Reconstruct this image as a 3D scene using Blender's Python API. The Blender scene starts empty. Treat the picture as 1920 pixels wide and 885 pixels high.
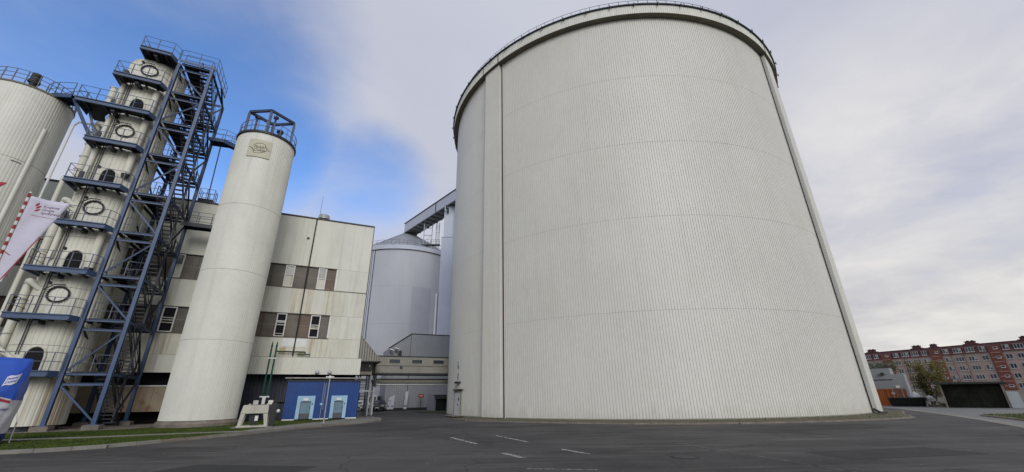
import bpy, bmesh, math, random
from mathutils import Vector, Matrix
random.seed(7)
sc = bpy.context.scene
COL = sc.collection
R_ = math.radians

# ------------------------------------------------------------------ camera
cam_d = bpy.data.cameras.new('camera')
cam_d.sensor_width = 36.0
cam_d.lens = 755.0 / 1920.0 * 36.0
cam_d.clip_start = 0.1
cam_d.clip_end = 3000.0
cam = bpy.data.objects.new('camera', cam_d)
COL.objects.link(cam)
UPX, UPY, UPZ = 931.0 - 960.0, 1452.0 + 442.5, -755.0
_up = Vector((UPX, UPY, UPZ)).normalized()
_fw = Vector((0, 0, -1))
_fh = (_fw - _up * _fw.dot(_up)).normalized()
_rt = _fh.cross(_up)
cam.matrix_world = Matrix.Translation((0, 0, 1.7)) @ Matrix((_rt, _fh, _up)).to_4x4()
sc.camera = cam
sc.render.resolution_x, sc.render.resolution_y = 1024, 472

# ------------------------------------------------------------------ sky and sun
SUN_AZ, SUN_EL = 163.0, 25.0          # degrees clockwise from +Y, above the horizon
world = bpy.data.worlds.new('World')
sc.world = world
world.use_nodes = True
wt = world.node_tree
wn, wl = wt.nodes, wt.links
wn.clear()
def WN(t, **kw):
    n = wn.new(t)
    for k, v in kw.items(): setattr(n, k, v)
    return n
def wmath(op, a, b=None, clamp=False):
    n = WN('ShaderNodeMath', operation=op, use_clamp=clamp)
    for i, s in enumerate((a, b)):
        if s is None: continue
        if isinstance(s, (int, float)): n.inputs[i].default_value = s
        else: wl.new(s, n.inputs[i])
    return n.outputs[0]
def wramp(v, lo, hi, a=0.0, b=1.0):
    n = WN('ShaderNodeMapRange', interpolation_type='SMOOTHSTEP')
    wl.new(v, n.inputs[0])
    for i, x in enumerate((lo, hi, a, b)): n.inputs[i + 1].default_value = x
    return n.outputs[0]
def wmix(f, a, b):
    n = WN('ShaderNodeMix', data_type='RGBA')
    wl.new(f, n.inputs[0])
    for i, s in ((6, a), (7, b)):
        if isinstance(s, tuple): n.inputs[i].default_value = (*s, 1)
        else: wl.new(s, n.inputs[i])
    return n.outputs[2]
sky = WN('ShaderNodeTexSky', sky_type='NISHITA')
sky.sun_disc = False
sky.sun_elevation = R_(SUN_EL)
sky.sun_rotation = R_(SUN_AZ)
sky.air_density, sky.dust_density, sky.ozone_density = 1.0, 0.3, 1.0
wtc = WN('ShaderNodeTexCoord')
wdir = wtc.outputs['Generated']
sep = WN('ShaderNodeSeparateXYZ'); wl.new(wdir, sep.inputs[0])
hz = wmath('ADD', wmath('MAXIMUM', sep.outputs[2], 0.0), 0.22)
cx = wmath('DIVIDE', sep.outputs[0], hz); cy = wmath('DIVIDE', sep.outputs[1], hz)
cmb = WN('ShaderNodeCombineXYZ'); wl.new(cx, cmb.inputs[0]); wl.new(cy, cmb.inputs[1])
def wnoise(scale, detail, rough, off=(0, 0, 0), dist=0.0):
    mp = WN('ShaderNodeMapping'); wl.new(cmb.outputs[0], mp.inputs[0])
    mp.inputs['Location'].default_value = off
    n = WN('ShaderNodeTexNoise'); wl.new(mp.outputs[0], n.inputs['Vector'])
    n.inputs['Scale'].default_value = scale; n.inputs['Detail'].default_value = detail
    n.inputs['Roughness'].default_value = rough; n.inputs['Distortion'].default_value = dist
    return n.outputs['Fac']
def wlobe(d, inner, outer):
    v = WN('ShaderNodeVectorMath', operation='DOT_PRODUCT'); wl.new(wdir, v.inputs[0])
    v.inputs[1].default_value = Vector(d).normalized()
    return wramp(v.outputs['Value'], math.cos(R_(outer)), math.cos(R_(inner)))
n_big = wnoise(0.85, 7, 0.58, (3.1, 1.7, 0), 0.25)
n_fine = wnoise(2.2, 7, 0.56, (7.3, 2.1, 0), 0.3)
n_tone = wnoise(0.62, 5, 0.5, (1.3, 9.4, 0), 0.2)
gap = wmath('MAXIMUM', wlobe((-0.66, 0.50, 0.56), 4, 29), wlobe((-0.53, 0.69, 0.49), 2, 14))
gap = wmath('MAXIMUM', gap, wmath('MULTIPLY', wlobe((-0.36, 0.81, 0.455), 1, 12), 0.66))
gap = wmath('MAXIMUM', gap, wmath('MULTIPLY', wlobe((0.2, -0.9, 0.6), 5, 40), 0.8))
bank = wlobe((-0.78, 0.53, 0.33), 2, 10)
cov = wmath('ADD', wmath('MULTIPLY', n_big, 0.95), wmath('MULTIPLY', n_fine, 0.42))
cov = wmath('SUBTRACT', wmath('ADD', cov, 0.22), wmath('MULTIPLY', gap, 0.66))
cov = wmath('ADD', cov, wmath('MULTIPLY', bank, 0.5))
cover = wramp(cov, 0.16, 0.86)
tone = wmath('ADD', wmath('MULTIPLY', n_tone, 0.95), wmath('MULTIPLY', n_fine, 0.22))
tone = wramp(tone, 0.36, 0.82)
hi_c = wmix(tone, (0.49, 0.51, 0.62), (0.62, 0.64, 0.715))
lo_c = wmix(tone, (0.50, 0.495, 0.53), (0.66, 0.65, 0.655))
elev = wramp(sep.outputs[2], 0.04, 0.42)
cloud_c = wmix(elev, lo_c, hi_c)
glow = wmath('MULTIPLY', wlobe((0.74, 0.66, 0.17), 3, 34), wramp(wmath('ADD', wmath('MULTIPLY', n_big, 0.6), wmath('MULTIPLY', n_fine, 0.4)), 0.34, 0.70))
cloud_c = wmix(wmath('MULTIPLY', glow, 0.85), cloud_c, (0.93, 0.90, 0.84))
tint = WN('ShaderNodeMix', data_type='RGBA', blend_type='MULTIPLY'); tint.inputs[0].default_value = 1.0
wl.new(sky.outputs[0], tint.inputs[6]); tint.inputs[7].default_value = (0.74, 0.98, 1.36, 1)
bg_sky = WN('ShaderNodeBackground'); wl.new(tint.outputs[2], bg_sky.inputs[0]); bg_sky.inputs[1].default_value = 0.15
bg_cl = WN('ShaderNodeBackground'); wl.new(cloud_c, bg_cl.inputs[0]); bg_cl.inputs[1].default_value = 0.92
wmx = WN('ShaderNodeMixShader'); wl.new(cover, wmx.inputs[0]); wl.new(bg_sky.outputs[0], wmx.inputs[1]); wl.new(bg_cl.outputs[0], wmx.inputs[2])
wout = WN('ShaderNodeOutputWorld'); wl.new(wmx.outputs[0], wout.inputs[0])

sun_d = bpy.data.lights.new('sun', 'SUN')
sun_d.energy = 1.45
sun_d.angle = R_(30)
sun_d.color = (1.0, 0.93, 0.80)
sun = bpy.data.objects.new('sun', sun_d)
COL.objects.link(sun)
_sd = Vector((math.sin(R_(SUN_AZ)) * math.cos(R_(SUN_EL)), math.cos(R_(SUN_AZ)) * math.cos(R_(SUN_EL)), math.sin(R_(SUN_EL))))
sun.rotation_euler = (-_sd).to_track_quat('-Z', 'Y').to_euler()
sun.location = _sd * 200

sc.view_settings.view_transform = 'Standard'
sc.view_settings.look = 'None'
sc.view_settings.exposure = 0.14
sc.view_settings.gamma = 1.0
sc.view_settings.use_curve_mapping = False

# ------------------------------------------------------------------ materials
MATS = {}
def mat(name, col, rough=0.6, var=0.10, scale=1.2, streak=0.0, streak_col=(0.16, 0.13, 0.09), streak_w=1.6, metal=0.0,
        bump=0.0, bscale=30.0, fine=0.0, fine_scale=40.0, spec=0.4, patch=0.0, patch_col=(0.3, 0.12, 0.04), patch_scale=0.5, splash=0.0):
    if name in MATS: return MATS[name]
    m = bpy.data.materials.new(name); m.use_nodes = True
    nt = m.node_tree; N, L = nt.nodes, nt.links
    b = N['Principled BSDF']
    b.inputs['Roughness'].default_value = rough
    b.inputs['Metallic'].default_value = metal
    b.inputs['Specular IOR Level'].default_value = spec
    geo = N.new('ShaderNodeNewGeometry')
    def noise(sc_, det, vec=(1, 1, 1), off=0.0):
        mp = N.new('ShaderNodeMapping'); L.new(geo.outputs['Position'], mp.inputs[0])
        mp.inputs['Scale'].default_value = vec; mp.inputs['Location'].default_value = (off, off * 1.7, off * 0.6)
        n = N.new('ShaderNodeTexNoise'); L.new(mp.outputs[0], n.inputs['Vector'])
        n.inputs['Scale'].default_value = sc_; n.inputs['Detail'].default_value = det
        n.inputs['Roughness'].default_value = 0.6
        return n.outputs['Fac']
    def ramp(v, lo, hi, a, c):
        n = N.new('ShaderNodeMapRange'); L.new(v, n.inputs[0])
        for i, x in enumerate((lo, hi, a, c)): n.inputs[i + 1].default_value = x
        return n.outputs[0]
    def mix(f, a, c, mode='MIX'):
        n = N.new('ShaderNodeMix'); n.data_type = 'RGBA'; n.blend_type = mode
        if isinstance(f, float): n.inputs[0].default_value = f
        else: L.new(f, n.inputs[0])
        for i, s in ((6, a), (7, c)):
            if isinstance(s, tuple): n.inputs[i].default_value = (*s[:3], 1)
            else: L.new(s, n.inputs[i])
        return n.outputs[2]
    lo = tuple(c * (1 - var) for c in col); hi = tuple(min(1, c * (1 + var)) for c in col)
    out = mix(ramp(noise(scale, 5), 0.3, 0.7, 0, 1), lo, hi)
    if fine > 0:
        lo2 = (1 - fine,) * 3; hi2 = (1 + fine,) * 3
        out = mix(1.0, out, mix(ramp(noise(fine_scale, 3, off=3.0), 0.3, 0.7, 0, 1), lo2, hi2), 'MULTIPLY')
    if patch > 0:
        f = ramp(noise(patch_scale, 6, off=5.0), 0.56, 0.72, 0, patch)
        out = mix(f, out, patch_col)
    if splash > 0:      # dried mud splashed up the foot of a wall, ragged upper edge
        sx = N.new('ShaderNodeSeparateXYZ'); L.new(geo.outputs['Position'], sx.inputs[0])
        ad = N.new('ShaderNodeMath'); ad.operation = 'ADD'; L.new(sx.outputs[2], ad.inputs[0])
        L.new(ramp(noise(1.6, 6, (1, 1, .4), 4.0), 0.3, 0.7, -0.55, 0.55), ad.inputs[1])
        out = mix(ramp(ad.outputs[0], 0.1, 0.9, splash, 0), out, (0.30, 0.265, 0.19))
    if streak > 0:
        s = noise(streak_w, 5, (1, 1, 0.05), 9.0)
        f = ramp(s, 0.52, 0.80, 0, streak)
        out = mix(f, out, streak_col)
    L.new(out, b.inputs['Base Color'])
    if bump > 0:
        bn = N.new('ShaderNodeBump'); bn.inputs['Strength'].default_value = bump
        bn.inputs['Distance'].default_value = 0.03
        L.new(noise(bscale, 6, off=2.0), bn.inputs['Height']); L.new(bn.outputs[0], b.inputs['Normal'])
    MATS[name] = m
    return m

CREAM = mat('cream_cladding', (0.655, 0.64, 0.575), 0.5, 0.035, 0.16, streak=0.14, streak_col=(0.42, 0.38, 0.26), streak_w=1.2, patch=0.22, patch_col=(0.56, 0.545, 0.40), patch_scale=0.22, splash=0.20, fine=0.03, fine_scale=3)
CREAM2 = mat('aged_cream_cladding', (0.69, 0.68, 0.60), 0.55, 0.05, 0.4, streak=0.22, streak_col=(0.27, 0.23, 0.15), streak_w=1.8, fine=0.03, fine_scale=3)
TOWERW = mat('tower_cladding', (0.66, 0.645, 0.55), 0.55, 0.08, 0.6, streak=0.5, streak_col=(0.25, 0.19, 0.10), streak_w=3.0)
RUSTL = mat('rust_run_cladding', (0.50, 0.44, 0.33), 0.6, 0.15, 0.8, streak=0.95, streak_col=(0.27, 0.11, 0.02), streak_w=7.0)
RUSTY = mat('rust_stained_cladding', (0.33, 0.27, 0.19), 0.65, 0.2, 0.8, streak=0.95, streak_col=(0.25, 0.095, 0.02), streak_w=2.6, patch=0.75, patch_col=(0.19, 0.07, 0.015), patch_scale=1.1)
PANEL = mat('facade_panel', (0.635, 0.63, 0.545), 0.55, 0.05, 0.5, streak=0.55, streak_col=(0.34, 0.29, 0.17), streak_w=2.6)
PANEL_B = mat('facade_panel_pale', (0.65, 0.645, 0.56), 0.55, 0.05, 0.5, streak=0.45, streak_col=(0.36, 0.31, 0.19), streak_w=3.0)
PANEL_C = mat('facade_panel_stained', (0.61, 0.59, 0.49), 0.6, 0.10, 0.7, streak=0.9, streak_col=(0.27, 0.17, 0.06), streak_w=3.4)
INFILL = mat('brown_grey_infill', (0.105, 0.09, 0.068), 0.5, 0.35, 0.8, streak=0.5, streak_col=(0.07, 0.05, 0.04))
INFILL2 = mat('rusty_infill', (0.12, 0.082, 0.055), 0.55, 0.35, 0.9, streak=0.6, streak_col=(0.10, 0.045, 0.02))
DARKHOLE = mat('interior_shade', (0.008, 0.008, 0.009), 0.9, 0.1)  # near-black colour puts in the shade of openings and interiors
DARK = mat('dark_metal', (0.028, 0.03, 0.034), 0.5, 0.2, 2)
BLACK = mat('black_trim', (0.02, 0.02, 0.022), 0.5, 0.2, 2)
STEELB = mat('blue_grey_steel', (0.050, 0.085, 0.168), 0.45, 0.18, 0.8, streak=0.3, streak_col=(0.05, 0.055, 0.07), patch=0.22, patch_col=(0.13, 0.10, 0.08), patch_scale=2.2)
STEELD = mat('dark_blue_steel', (0.014, 0.018, 0.030), 0.5, 0.2, 1)
GRATE = mat('dark_grating', (0.016, 0.018, 0.022), 0.6, 0.25, 3)
RAILM = mat('railing_steel', (0.11, 0.125, 0.15), 0.5, 0.2, 2)
GALV = mat('galvanised_steel', (0.36, 0.37, 0.37), 0.4, 0.15, 3, metal=0.4)
WHITE = mat('white_paint', (0.70, 0.70, 0.68), 0.5, 0.08, 2, streak=0.2)
BLUESH = mat('blue_sheet', (0.006, 0.050, 0.215), 0.42, 0.12, 0.8, streak=0.3, streak_col=(0.012, 0.03, 0.09), patch=0.10, patch_col=(0.05, 0.08, 0.16), patch_scale=1.5)
LBLUE = mat('pale_blue_paint', (0.30, 0.47, 0.60), 0.5, 0.10, 2, streak=0.2)
DOORG = mat('grey_blue_door', (0.13, 0.21, 0.26), 0.45, 0.15, 1.5)
NAVYW = mat('dark_navy_sheet', (0.030, 0.036, 0.055), 0.5, 0.2, 1)
GREENP = mat('green_pipe_paint', (0.008, 0.075, 0.048), 0.45, 0.2, 3)
GREENRING = mat('dark_green_pipe', (0.018, 0.032, 0.030), 0.5, 0.25, 2)
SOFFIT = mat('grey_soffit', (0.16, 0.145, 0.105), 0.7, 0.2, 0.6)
GREYSILO = mat('grey_blue_cladding', (0.46, 0.47, 0.50), 0.5, 0.05, 0.2, streak=0.18, streak_col=(0.18, 0.19, 0.22), streak_w=0.5)
PALEBLUE = mat('pale_blue_grey_cladding', (0.47, 0.50, 0.575), 0.5, 0.05, 0.3, streak=0.12, streak_col=(0.24, 0.28, 0.36))
GREYHALL = mat('grey_hall_cladding', (0.27, 0.285, 0.31), 0.5, 0.07, 0.4, streak=0.2, streak_col=(0.16, 0.17, 0.19))
BEIGE = mat('beige_sheet', (0.25, 0.24, 0.20), 0.55, 0.1, 0.7, streak=0.45, streak_col=(0.16, 0.13, 0.08))
CONC = mat('concrete', (0.22, 0.21, 0.18), 0.85, 0.2, 1.2, fine=0.15, fine_scale=25, bump=0.3, patch=0.3, patch_col=(0.13, 0.12, 0.09), patch_scale=0.8)
CONCD = mat('weathered_concrete', (0.20, 0.17, 0.14), 0.9, 0.25, 1.5, fine=0.2, fine_scale=20, bump=0.5, patch=0.35, patch_col=(0.07, 0.08, 0.04), patch_scale=1.3)
PAVE = mat('paving_grey', (0.20, 0.19, 0.165), 0.85, 0.15, 0.9, fine=0.15, fine_scale=18, bump=0.25, patch=0.25, patch_col=(0.11, 0.11, 0.08), patch_scale=0.7)
ROADC = mat('light_road_concrete', (0.165, 0.165, 0.16), 0.8, 0.14, 0.35, fine=0.1, fine_scale=14)
GRASSB = mat('lawn_soil', (0.052, 0.064, 0.018), 0.95, 0.35, 0.6, fine=0.35, fine_scale=9, bump=0.6, bscale=14, patch=0.55, patch_col=(0.11, 0.095, 0.03), patch_scale=0.45)
BLADE = mat('grass_blades', (0.060, 0.088, 0.017), 0.8, 0.4, 0.9, fine=0.3, fine_scale=6, patch=0.5, patch_col=(0.13, 0.115, 0.04), patch_scale=0.45, spec=0.2)
DRYG = mat('dry_verge', (0.105, 0.095, 0.055), 0.95, 0.3, 0.8, fine=0.35, fine_scale=10, bump=0.6, bscale=12, patch=0.5, patch_col=(0.10, 0.085, 0.055), patch_scale=1.0)
MARK = mat('worn_road_paint', (0.50, 0.49, 0.46), 0.7, 0.2, 6, fine=0.3, fine_scale=14)
REDP = mat('red_paint', (0.30, 0.025, 0.022), 0.5, 0.1, 4)
CLOTH = mat('white_cloth', (0.56, 0.54, 0.62), 0.85, 0.08, 1.5, bump=0.9, bscale=4)
INK = mat('dark_print', (0.05, 0.035, 0.04), 0.7, 0.1)
INKRED = mat('red_print', (0.33, 0.03, 0.05), 0.7, 0.1)
INKPUR = mat('purple_grey_print', (0.16, 0.15, 0.28), 0.7, 0.1)
BAGBLUE = mat('blue_nylon', (0.012, 0.070, 0.40), 0.42, 0.16, 1.1, spec=0.5, bump=0.9, bscale=3.5)
BAGNAVY = mat('navy_nylon', (0.015, 0.028, 0.16), 0.5, 0.15, 1)
BAGWHITE = mat('white_nylon', (0.54, 0.53, 0.57), 0.5, 0.08, 1.3, bump=0.9, bscale=3.5)
LOGOY = mat('faded_yellow_plate', (0.52, 0.50, 0.36), 0.6, 0.06, 2, streak=0.3, streak_col=(0.4, 0.38, 0.26))
GLASS = mat('dark_window_glass', (0.035, 0.042, 0.05), 0.08, 0.3, 0.6, spec=0.6)
GLASSG = mat('grey_window_glass', (0.12, 0.125, 0.115), 0.2, 0.3, 1.5, spec=0.5)
RED_R = mat('red_brown_roof', (0.10, 0.042, 0.040), 0.7, 0.15, 0.5)
RED_W = mat('brick_red_render', (0.19, 0.068, 0.045), 0.8, 0.12, 0.6)
PINK = mat('pink_grey_render', (0.41, 0.31, 0.26), 0.85, 0.08, 0.4)
PINK2 = mat('pink_stripe_render', (0.42, 0.24, 0.20), 0.85, 0.08, 0.4)
ORANGE = mat('orange_paint', (0.36, 0.095, 0.018), 0.5, 0.15, 1, streak=0.5, streak_col=(0.16, 0.06, 0.03), patch=0.3, patch_col=(0.25, 0.16, 0.11), patch_scale=1.2)
BLACKP = mat('black_paint', (0.006, 0.0075, 0.007), 0.45, 0.2, 1)
LEAF = mat('autumn_leaves', (0.125, 0.115, 0.028), 0.7, 0.45, 1.6, fine=0.3, fine_scale=8, spec=0.2)
LEAFD = mat('dark_leaves', (0.045, 0.068, 0.022), 0.7, 0.4, 1.5, fine=0.3, fine_scale=8, spec=0.2)
BARK = mat('bark', (0.075, 0.055, 0.04), 0.9, 0.3, 5)
CARBLK = mat('black_car_paint', (0.010, 0.011, 0.014), 0.2, 0.1, 1, spec=0.6)
CARWHT = mat('white_car_paint', (0.58, 0.58, 0.58), 0.25, 0.05, 1, spec=0.6)
TYRE = mat('tyre_rubber', (0.015, 0.015, 0.015), 0.9, 0.2, 5)
LAMPG = mat('lamp_glass', (0.55, 0.56, 0.58), 0.15, 0.1, 3, spec=0.7)

def asphalt():
    m = bpy.data.materials.new('asphalt'); m.use_nodes = True
    nt = m.node_tree; N, L = nt.nodes, nt.links; b = N['Principled BSDF']
    geo = N.new('ShaderNodeNewGeometry')
    def noise(s, det, vec=(1, 1, 1), rot=0.0, rough=0.6, dist=0.0):
        mp = N.new('ShaderNodeMapping'); L.new(geo.outputs['Position'], mp.inputs[0])
        mp.inputs['Scale'].default_value = vec; mp.inputs['Rotation'].default_value = (0, 0, rot)
        n = N.new('ShaderNodeTexNoise'); L.new(mp.outputs[0], n.inputs['Vector'])
        n.inputs['Scale'].default_value = s; n.inputs['Detail'].default_value = det
        n.inputs['Roughness'].default_value = rough; n.inputs['Distortion'].default_value = dist
        return n.outputs['Fac']
    def rmp(v, lo, hi, a, c):
        n = N.new('ShaderNodeMapRange'); L.new(v, n.inputs[0])
        for i, x in enumerate((lo, hi, a, c)): n.inputs[i + 1].default_value = x
        return n.outputs[0]
    def mix(f, a, c, mode='MIX'):
        n = N.new('ShaderNodeMix'); n.data_type = 'RGBA'; n.blend_type = mode
        if isinstance(f, float): n.inputs[0].default_value = f
        else: L.new(f, n.inputs[0])
        for i, s in ((6, a), (7, c)):
            if isinstance(s, tuple): n.inputs[i].default_value = (*s, 1)
            else: L.new(s, n.inputs[i])
        return n.outputs[2]
    c = mix(rmp(noise(0.16, 6, rough=0.65), 0.38, 0.62, 0, 1), (0.024, 0.0225, 0.0215), (0.072, 0.067, 0.063))
    c = mix(rmp(noise(0.9, 6, (1, 1, 1)), 0.35, 0.7, 0, 0.5), c, (0.044, 0.041, 0.039))
    # dusty wheel tracks sweeping across the yard
    c = mix(rmp(noise(0.55, 6, (0.16, 1.5, 1), -0.10, 0.7, 0.4), 0.50, 0.72, 0, 0.80), c, (0.130, 0.122, 0.114))
    c = mix(rmp(noise(0.8, 5, (0.2, 1.2, 1), 0.35, 0.65, 0.3), 0.60, 0.80, 0, 0.45), c, (0.022, 0.021, 0.020))
    c = mix(rmp(noise(0.35, 7, rough=0.7), 0.60, 0.66, 0, 0.35), c, (0.030, 0.029, 0.028))
    c = mix(rmp(noise(0.07, 5, (1, 1, 1), 0.7, 0.6), 0.50, 0.60, 0, 0.55), c, (0.088, 0.083, 0.078))
    c = mix(rmp(noise(1.3, 4, (0.10, 2.6, 1), -0.22, 0.5, 0.2), 0.62, 0.70, 0, 0.55), c, (0.135, 0.128, 0.12))
    c = mix(rmp(noise(0.9, 4, (0.06, 1.9, 1), 0.16, 0.5, 0.3), 0.63, 0.72, 0, 0.6), c, (0.020, 0.019, 0.018))
    c = mix(rmp(noise(2.4, 5, rough=0.7), 0.62, 0.70, 0, 0.5), c, (0.024, 0.023, 0.022))
    # fine stone grain
    c = mix(1.0, c, mix(rmp(noise(45, 3), 0.3, 0.7, 0, 1), (0.72, 0.72, 0.72), (1.30, 1.29, 1.27)), 'MULTIPLY')
    sp = rmp(noise(6, 2, rough=0.4), 0.73, 0.77, 0, 0.75)
    c = mix(sp, c, (0.22, 0.21, 0.19))
    # cracks
    vor = N.new('ShaderNodeTexVoronoi'); vor.feature = 'DISTANCE_TO_EDGE'; vor.inputs['Scale'].default_value = 0.16
    mpv = N.new('ShaderNodeMapping'); L.new(geo.outputs['Position'], mpv.inputs[0])
    wob = N.new('ShaderNodeTexNoise'); wob.inputs['Scale'].default_value = 0.8; wob.inputs['Detail'].default_value = 6
    L.new(geo.outputs['Position'], wob.inputs['Vector'])
    add = N.new('ShaderNodeVectorMath'); add.operation = 'MULTIPLY_ADD'
    L.new(wob.outputs['Color'], add.inputs[0]); add.inputs[1].default_value = (1.6, 1.6, 0); L.new(geo.outputs['Position'], add.inputs[2])
    L.new(add.outputs[0], vor.inputs['Vector'])
    cr = rmp(vor.outputs['Distance'], 0.0, 0.006, 0.75, 0)
    c = mix(cr, c, (0.018, 0.017, 0.016))
    L.new(c, b.inputs['Base Color'])
    rr = rmp(noise(0.4, 5), 0.3, 0.7, 0.68, 0.9); L.new(rr, b.inputs['Roughness'])
    b.inputs['Specular IOR Level'].default_value = 0.3
    bn = N.new('ShaderNodeBump'); bn.inputs['Strength'].default_value = 0.35; bn.inputs['Distance'].default_value = 0.02
    L.new(noise(30, 5), bn.inputs['Height']); L.new(bn.outputs[0], b.inputs['Normal'])
    return m
ASPH = asphalt()

# ------------------------------------------------------------------ frames and helpers
FO = (-14.44, 40.736)                 # factory frame: origin at the right end of the long facade
FU = (0.90559, 0.42414)               # along the facade, to the right and away
FV = (-0.42414, 0.90559)              # into the depth
FROT = math.atan2(FU[1], FU[0])
def F(u, v, z=0.0): return Vector((FO[0] + u * FU[0] + v * FV[0], FO[1] + u * FU[1] + v * FV[1], z))
OFF = {}                               # object -> origin (in its own frame)

def thing(name, label, cat, base=(0, 0), frame='F', group=None, kind=None):
    o = bpy.data.objects.new(name, None)
    o.empty_display_size = 0.3
    COL.objects.link(o)
    if frame == 'F':
        o.location = F(base[0], base[1]); o.rotation_euler = (0, 0, FROT)
    else:
        o.location = (base[0], base[1], 0)
    OFF[o.name] = (base[0], base[1])
    if label: o['label'] = label
    if cat: o['category'] = cat
    if group: o['group'] = group
    if kind: o['kind'] = kind
    return o

def off_of(o):
    while o is not None:
        if o.name in OFF: return OFF[o.name]
        o = o.parent
    return (0, 0)

class MB:
    def __init__(s): s.v = []; s.f = []
    def add(s, vs, fs):
        n = len(s.v); s.v += [tuple(p) for p in vs]; s.f += [tuple(i + n for i in f) for f in fs]; return s
    def box(s, x0, x1, y0, y1, z0, z1):
        if x0 > x1: x0, x1 = x1, x0
        if y0 > y1: y0, y1 = y1, y0
        if z0 > z1: z0, z1 = z1, z0
        return s.add([(x0, y0, z0), (x1, y0, z0), (x1, y1, z0), (x0, y1, z0), (x0, y0, z1), (x1, y0, z1), (x1, y1, z1), (x0, y1, z1)],
              [(3, 2, 1, 0), (4, 5, 6, 7), (0, 1, 5, 4), (1, 2, 6, 5), (2, 3, 7, 6), (3, 0, 4, 7)])
    def bar(s, p, q, w, h=None, up=(0, 0, 1)):
        h = h or w
        p, q = Vector(p), Vector(q); d = (q - p)
        if d.length < 1e-6: return s
        d.normalize(); u = Vector(up)
        if abs(d.dot(u)) > 0.98: u = Vector((0, 1, 0))
        a = d.cross(u).normalized() * (w / 2); b = a.cross(d).normalized() * (h / 2)
        vs = [p - a - b, p + a - b, p + a + b, p - a + b, q - a - b, q + a - b, q + a + b, q - a + b]
        return s.add(vs, [(3, 2, 1, 0), (4, 5, 6, 7), (0, 1, 5, 4), (1, 2, 6, 5), (2, 3, 7, 6), (3, 0, 4, 7)])
    def ibeam(s, p, q, w, h, t=0.03, up=(0, 0, 1)):
        p, q = Vector(p), Vector(q); d = (q - p).normalized(); u = Vector(up)
        if abs(d.dot(u)) > 0.98: u = Vector((0, 1, 0))
        a = d.cross(u).normalized(); b = a.cross(d).normalized()
        s.bar(p + b * (h / 2 - t / 2), q + b * (h / 2 - t / 2), w, t, up=b)
        s.bar(p - b * (h / 2 - t / 2), q - b * (h / 2 - t / 2), w, t, up=b)
        s.bar(p, q, t, h - 2 * t, up=b)
        return s
    def tube(s, pts, r, n=8, closed=False, caps=True):
        pts = [Vector(p) for p in pts]; m = len(pts); rings = []
        base = len(s.v)
        prev = None
        for i, p in enumerate(pts):
            if closed: d = pts[(i + 1) % m] - pts[i - 1]
            else: d = pts[min(i + 1, m - 1)] - pts[max(i - 1, 0)]
            d.normalize()
            if prev is None:
                u = Vector((0, 0, 1)) if abs(d.z) < 0.9 else Vector((1, 0, 0))
                a = d.cross(u).normalized()
            else:
                a = (prev - d * prev.dot(d)).normalized()
            prev = a; b = d.cross(a)
            rr = r[i] if isinstance(r, (list, tuple)) else r
            for k in range(n):
                t = 2 * math.pi * k / n
                s.v.append(tuple(p + a * math.cos(t) * rr + b * math.sin(t) * rr))
        for i in range(m if closed else m - 1):
            j = (i + 1) % m
            for k in range(n):
                k2 = (k + 1) % n
                s.f.append((base + i * n + k, base + i * n + k2, base + j * n + k2, base + j * n + k))
        if caps and not closed:
            s.f.append(tuple(base + k for k in reversed(range(n))))
            s.f.append(tuple(base + (m - 1) * n + k for k in range(n)))
        return s
    def lathe(s, prof, c=(0, 0), n=48, a0=0.0, a1=360.0):
        full = abs(a1 - a0) >= 359.9
        steps = n if full else n + 1
        base = len(s.v); k = len(prof)
        for i in range(steps):
            t = R_(a0 + (a1 - a0) * i / n)
            for r, z in prof: s.v.append((c[0] + r * math.cos(t), c[1] + r * math.sin(t), z))
        for i in range(n):
            j = (i + 1) % steps
            for q in range(k - 1):
                s.f.append((base + i * k + q, base + j * k + q, base + j * k + q + 1, base + i * k + q + 1))
        return s
    def corr_ring(s, c, R, z0, z1, a0, a1, ribs, depth, lip=0.0, wide=0.52):
        """ribbed sheet bent round a cylinder"""
        full = abs(a1 - a0) >= 359.9
        fr = ((0.0, 0), (wide, 0), (wide + 0.07, -depth), (0.93, -depth))
        base = len(s.v); ang = []
        for i in range(ribs):
            for f, d in fr: ang.append((a0 + (a1 - a0) * (i + f) / ribs, d))
        if not full: ang.append((a1, 0))
        for a, d in ang:
            t = R_(a); r = R + d
            s.v.append((c[0] + (r + lip) * math.cos(t), c[1] + (r + lip) * math.sin(t), z0))
            s.v.append((c[0] + r * math.cos(t), c[1] + r * math.sin(t), z1))
        m = len(ang)
        for i in range(m if full else m - 1):
            j = (i + 1) % m
            s.f.append((base + 2 * i, base + 2 * j, base + 2 * j + 1, base + 2 * i + 1))
        return s
    def corr_sheet(s, u0, u1, v, z0, z1, pitch, depth, wide=0.52, zs=None):
        """ribbed flat sheet facing -v; zs(u) gives a sloping top"""
        n = max(1, round((u1 - u0) / pitch)); pts = []
        for i in range(n):
            for f, d in ((0.0, 0), (wide, 0), (wide + 0.12, depth), (0.88, depth)):
                pts.append((u0 + (u1 - u0) * (i + f) / n, v + d))
        pts.append((u1, v)); base = len(s.v)
        for u, w in pts:
            s.v.append((u, w, z0)); s.v.append((u, w, zs(u) if zs else z1))
        for i in range(len(pts) - 1):
            s.f.append((base + 2 * i, base + 2 * i + 2, base + 2 * i + 3, base + 2 * i + 1))
        return s
    def poly(s, pts, z0, z1=None):
        """flat polygon, or prism when z1 is given; pts counter-clockwise"""
        n = len(pts)
        if z1 is None:
            return s.add([(p[0], p[1], z0) for p in pts], [tuple(range(n))])
        vs = [(p[0], p[1], z0) for p in pts] + [(p[0], p[1], z1) for p in pts]
        fs = [tuple(range(n, 2 * n)), tuple(reversed(range(n)))]
        fs += [(i, (i + 1) % n, n + (i + 1) % n, n + i) for i in range(n)]
        return s.add(vs, fs)
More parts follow.
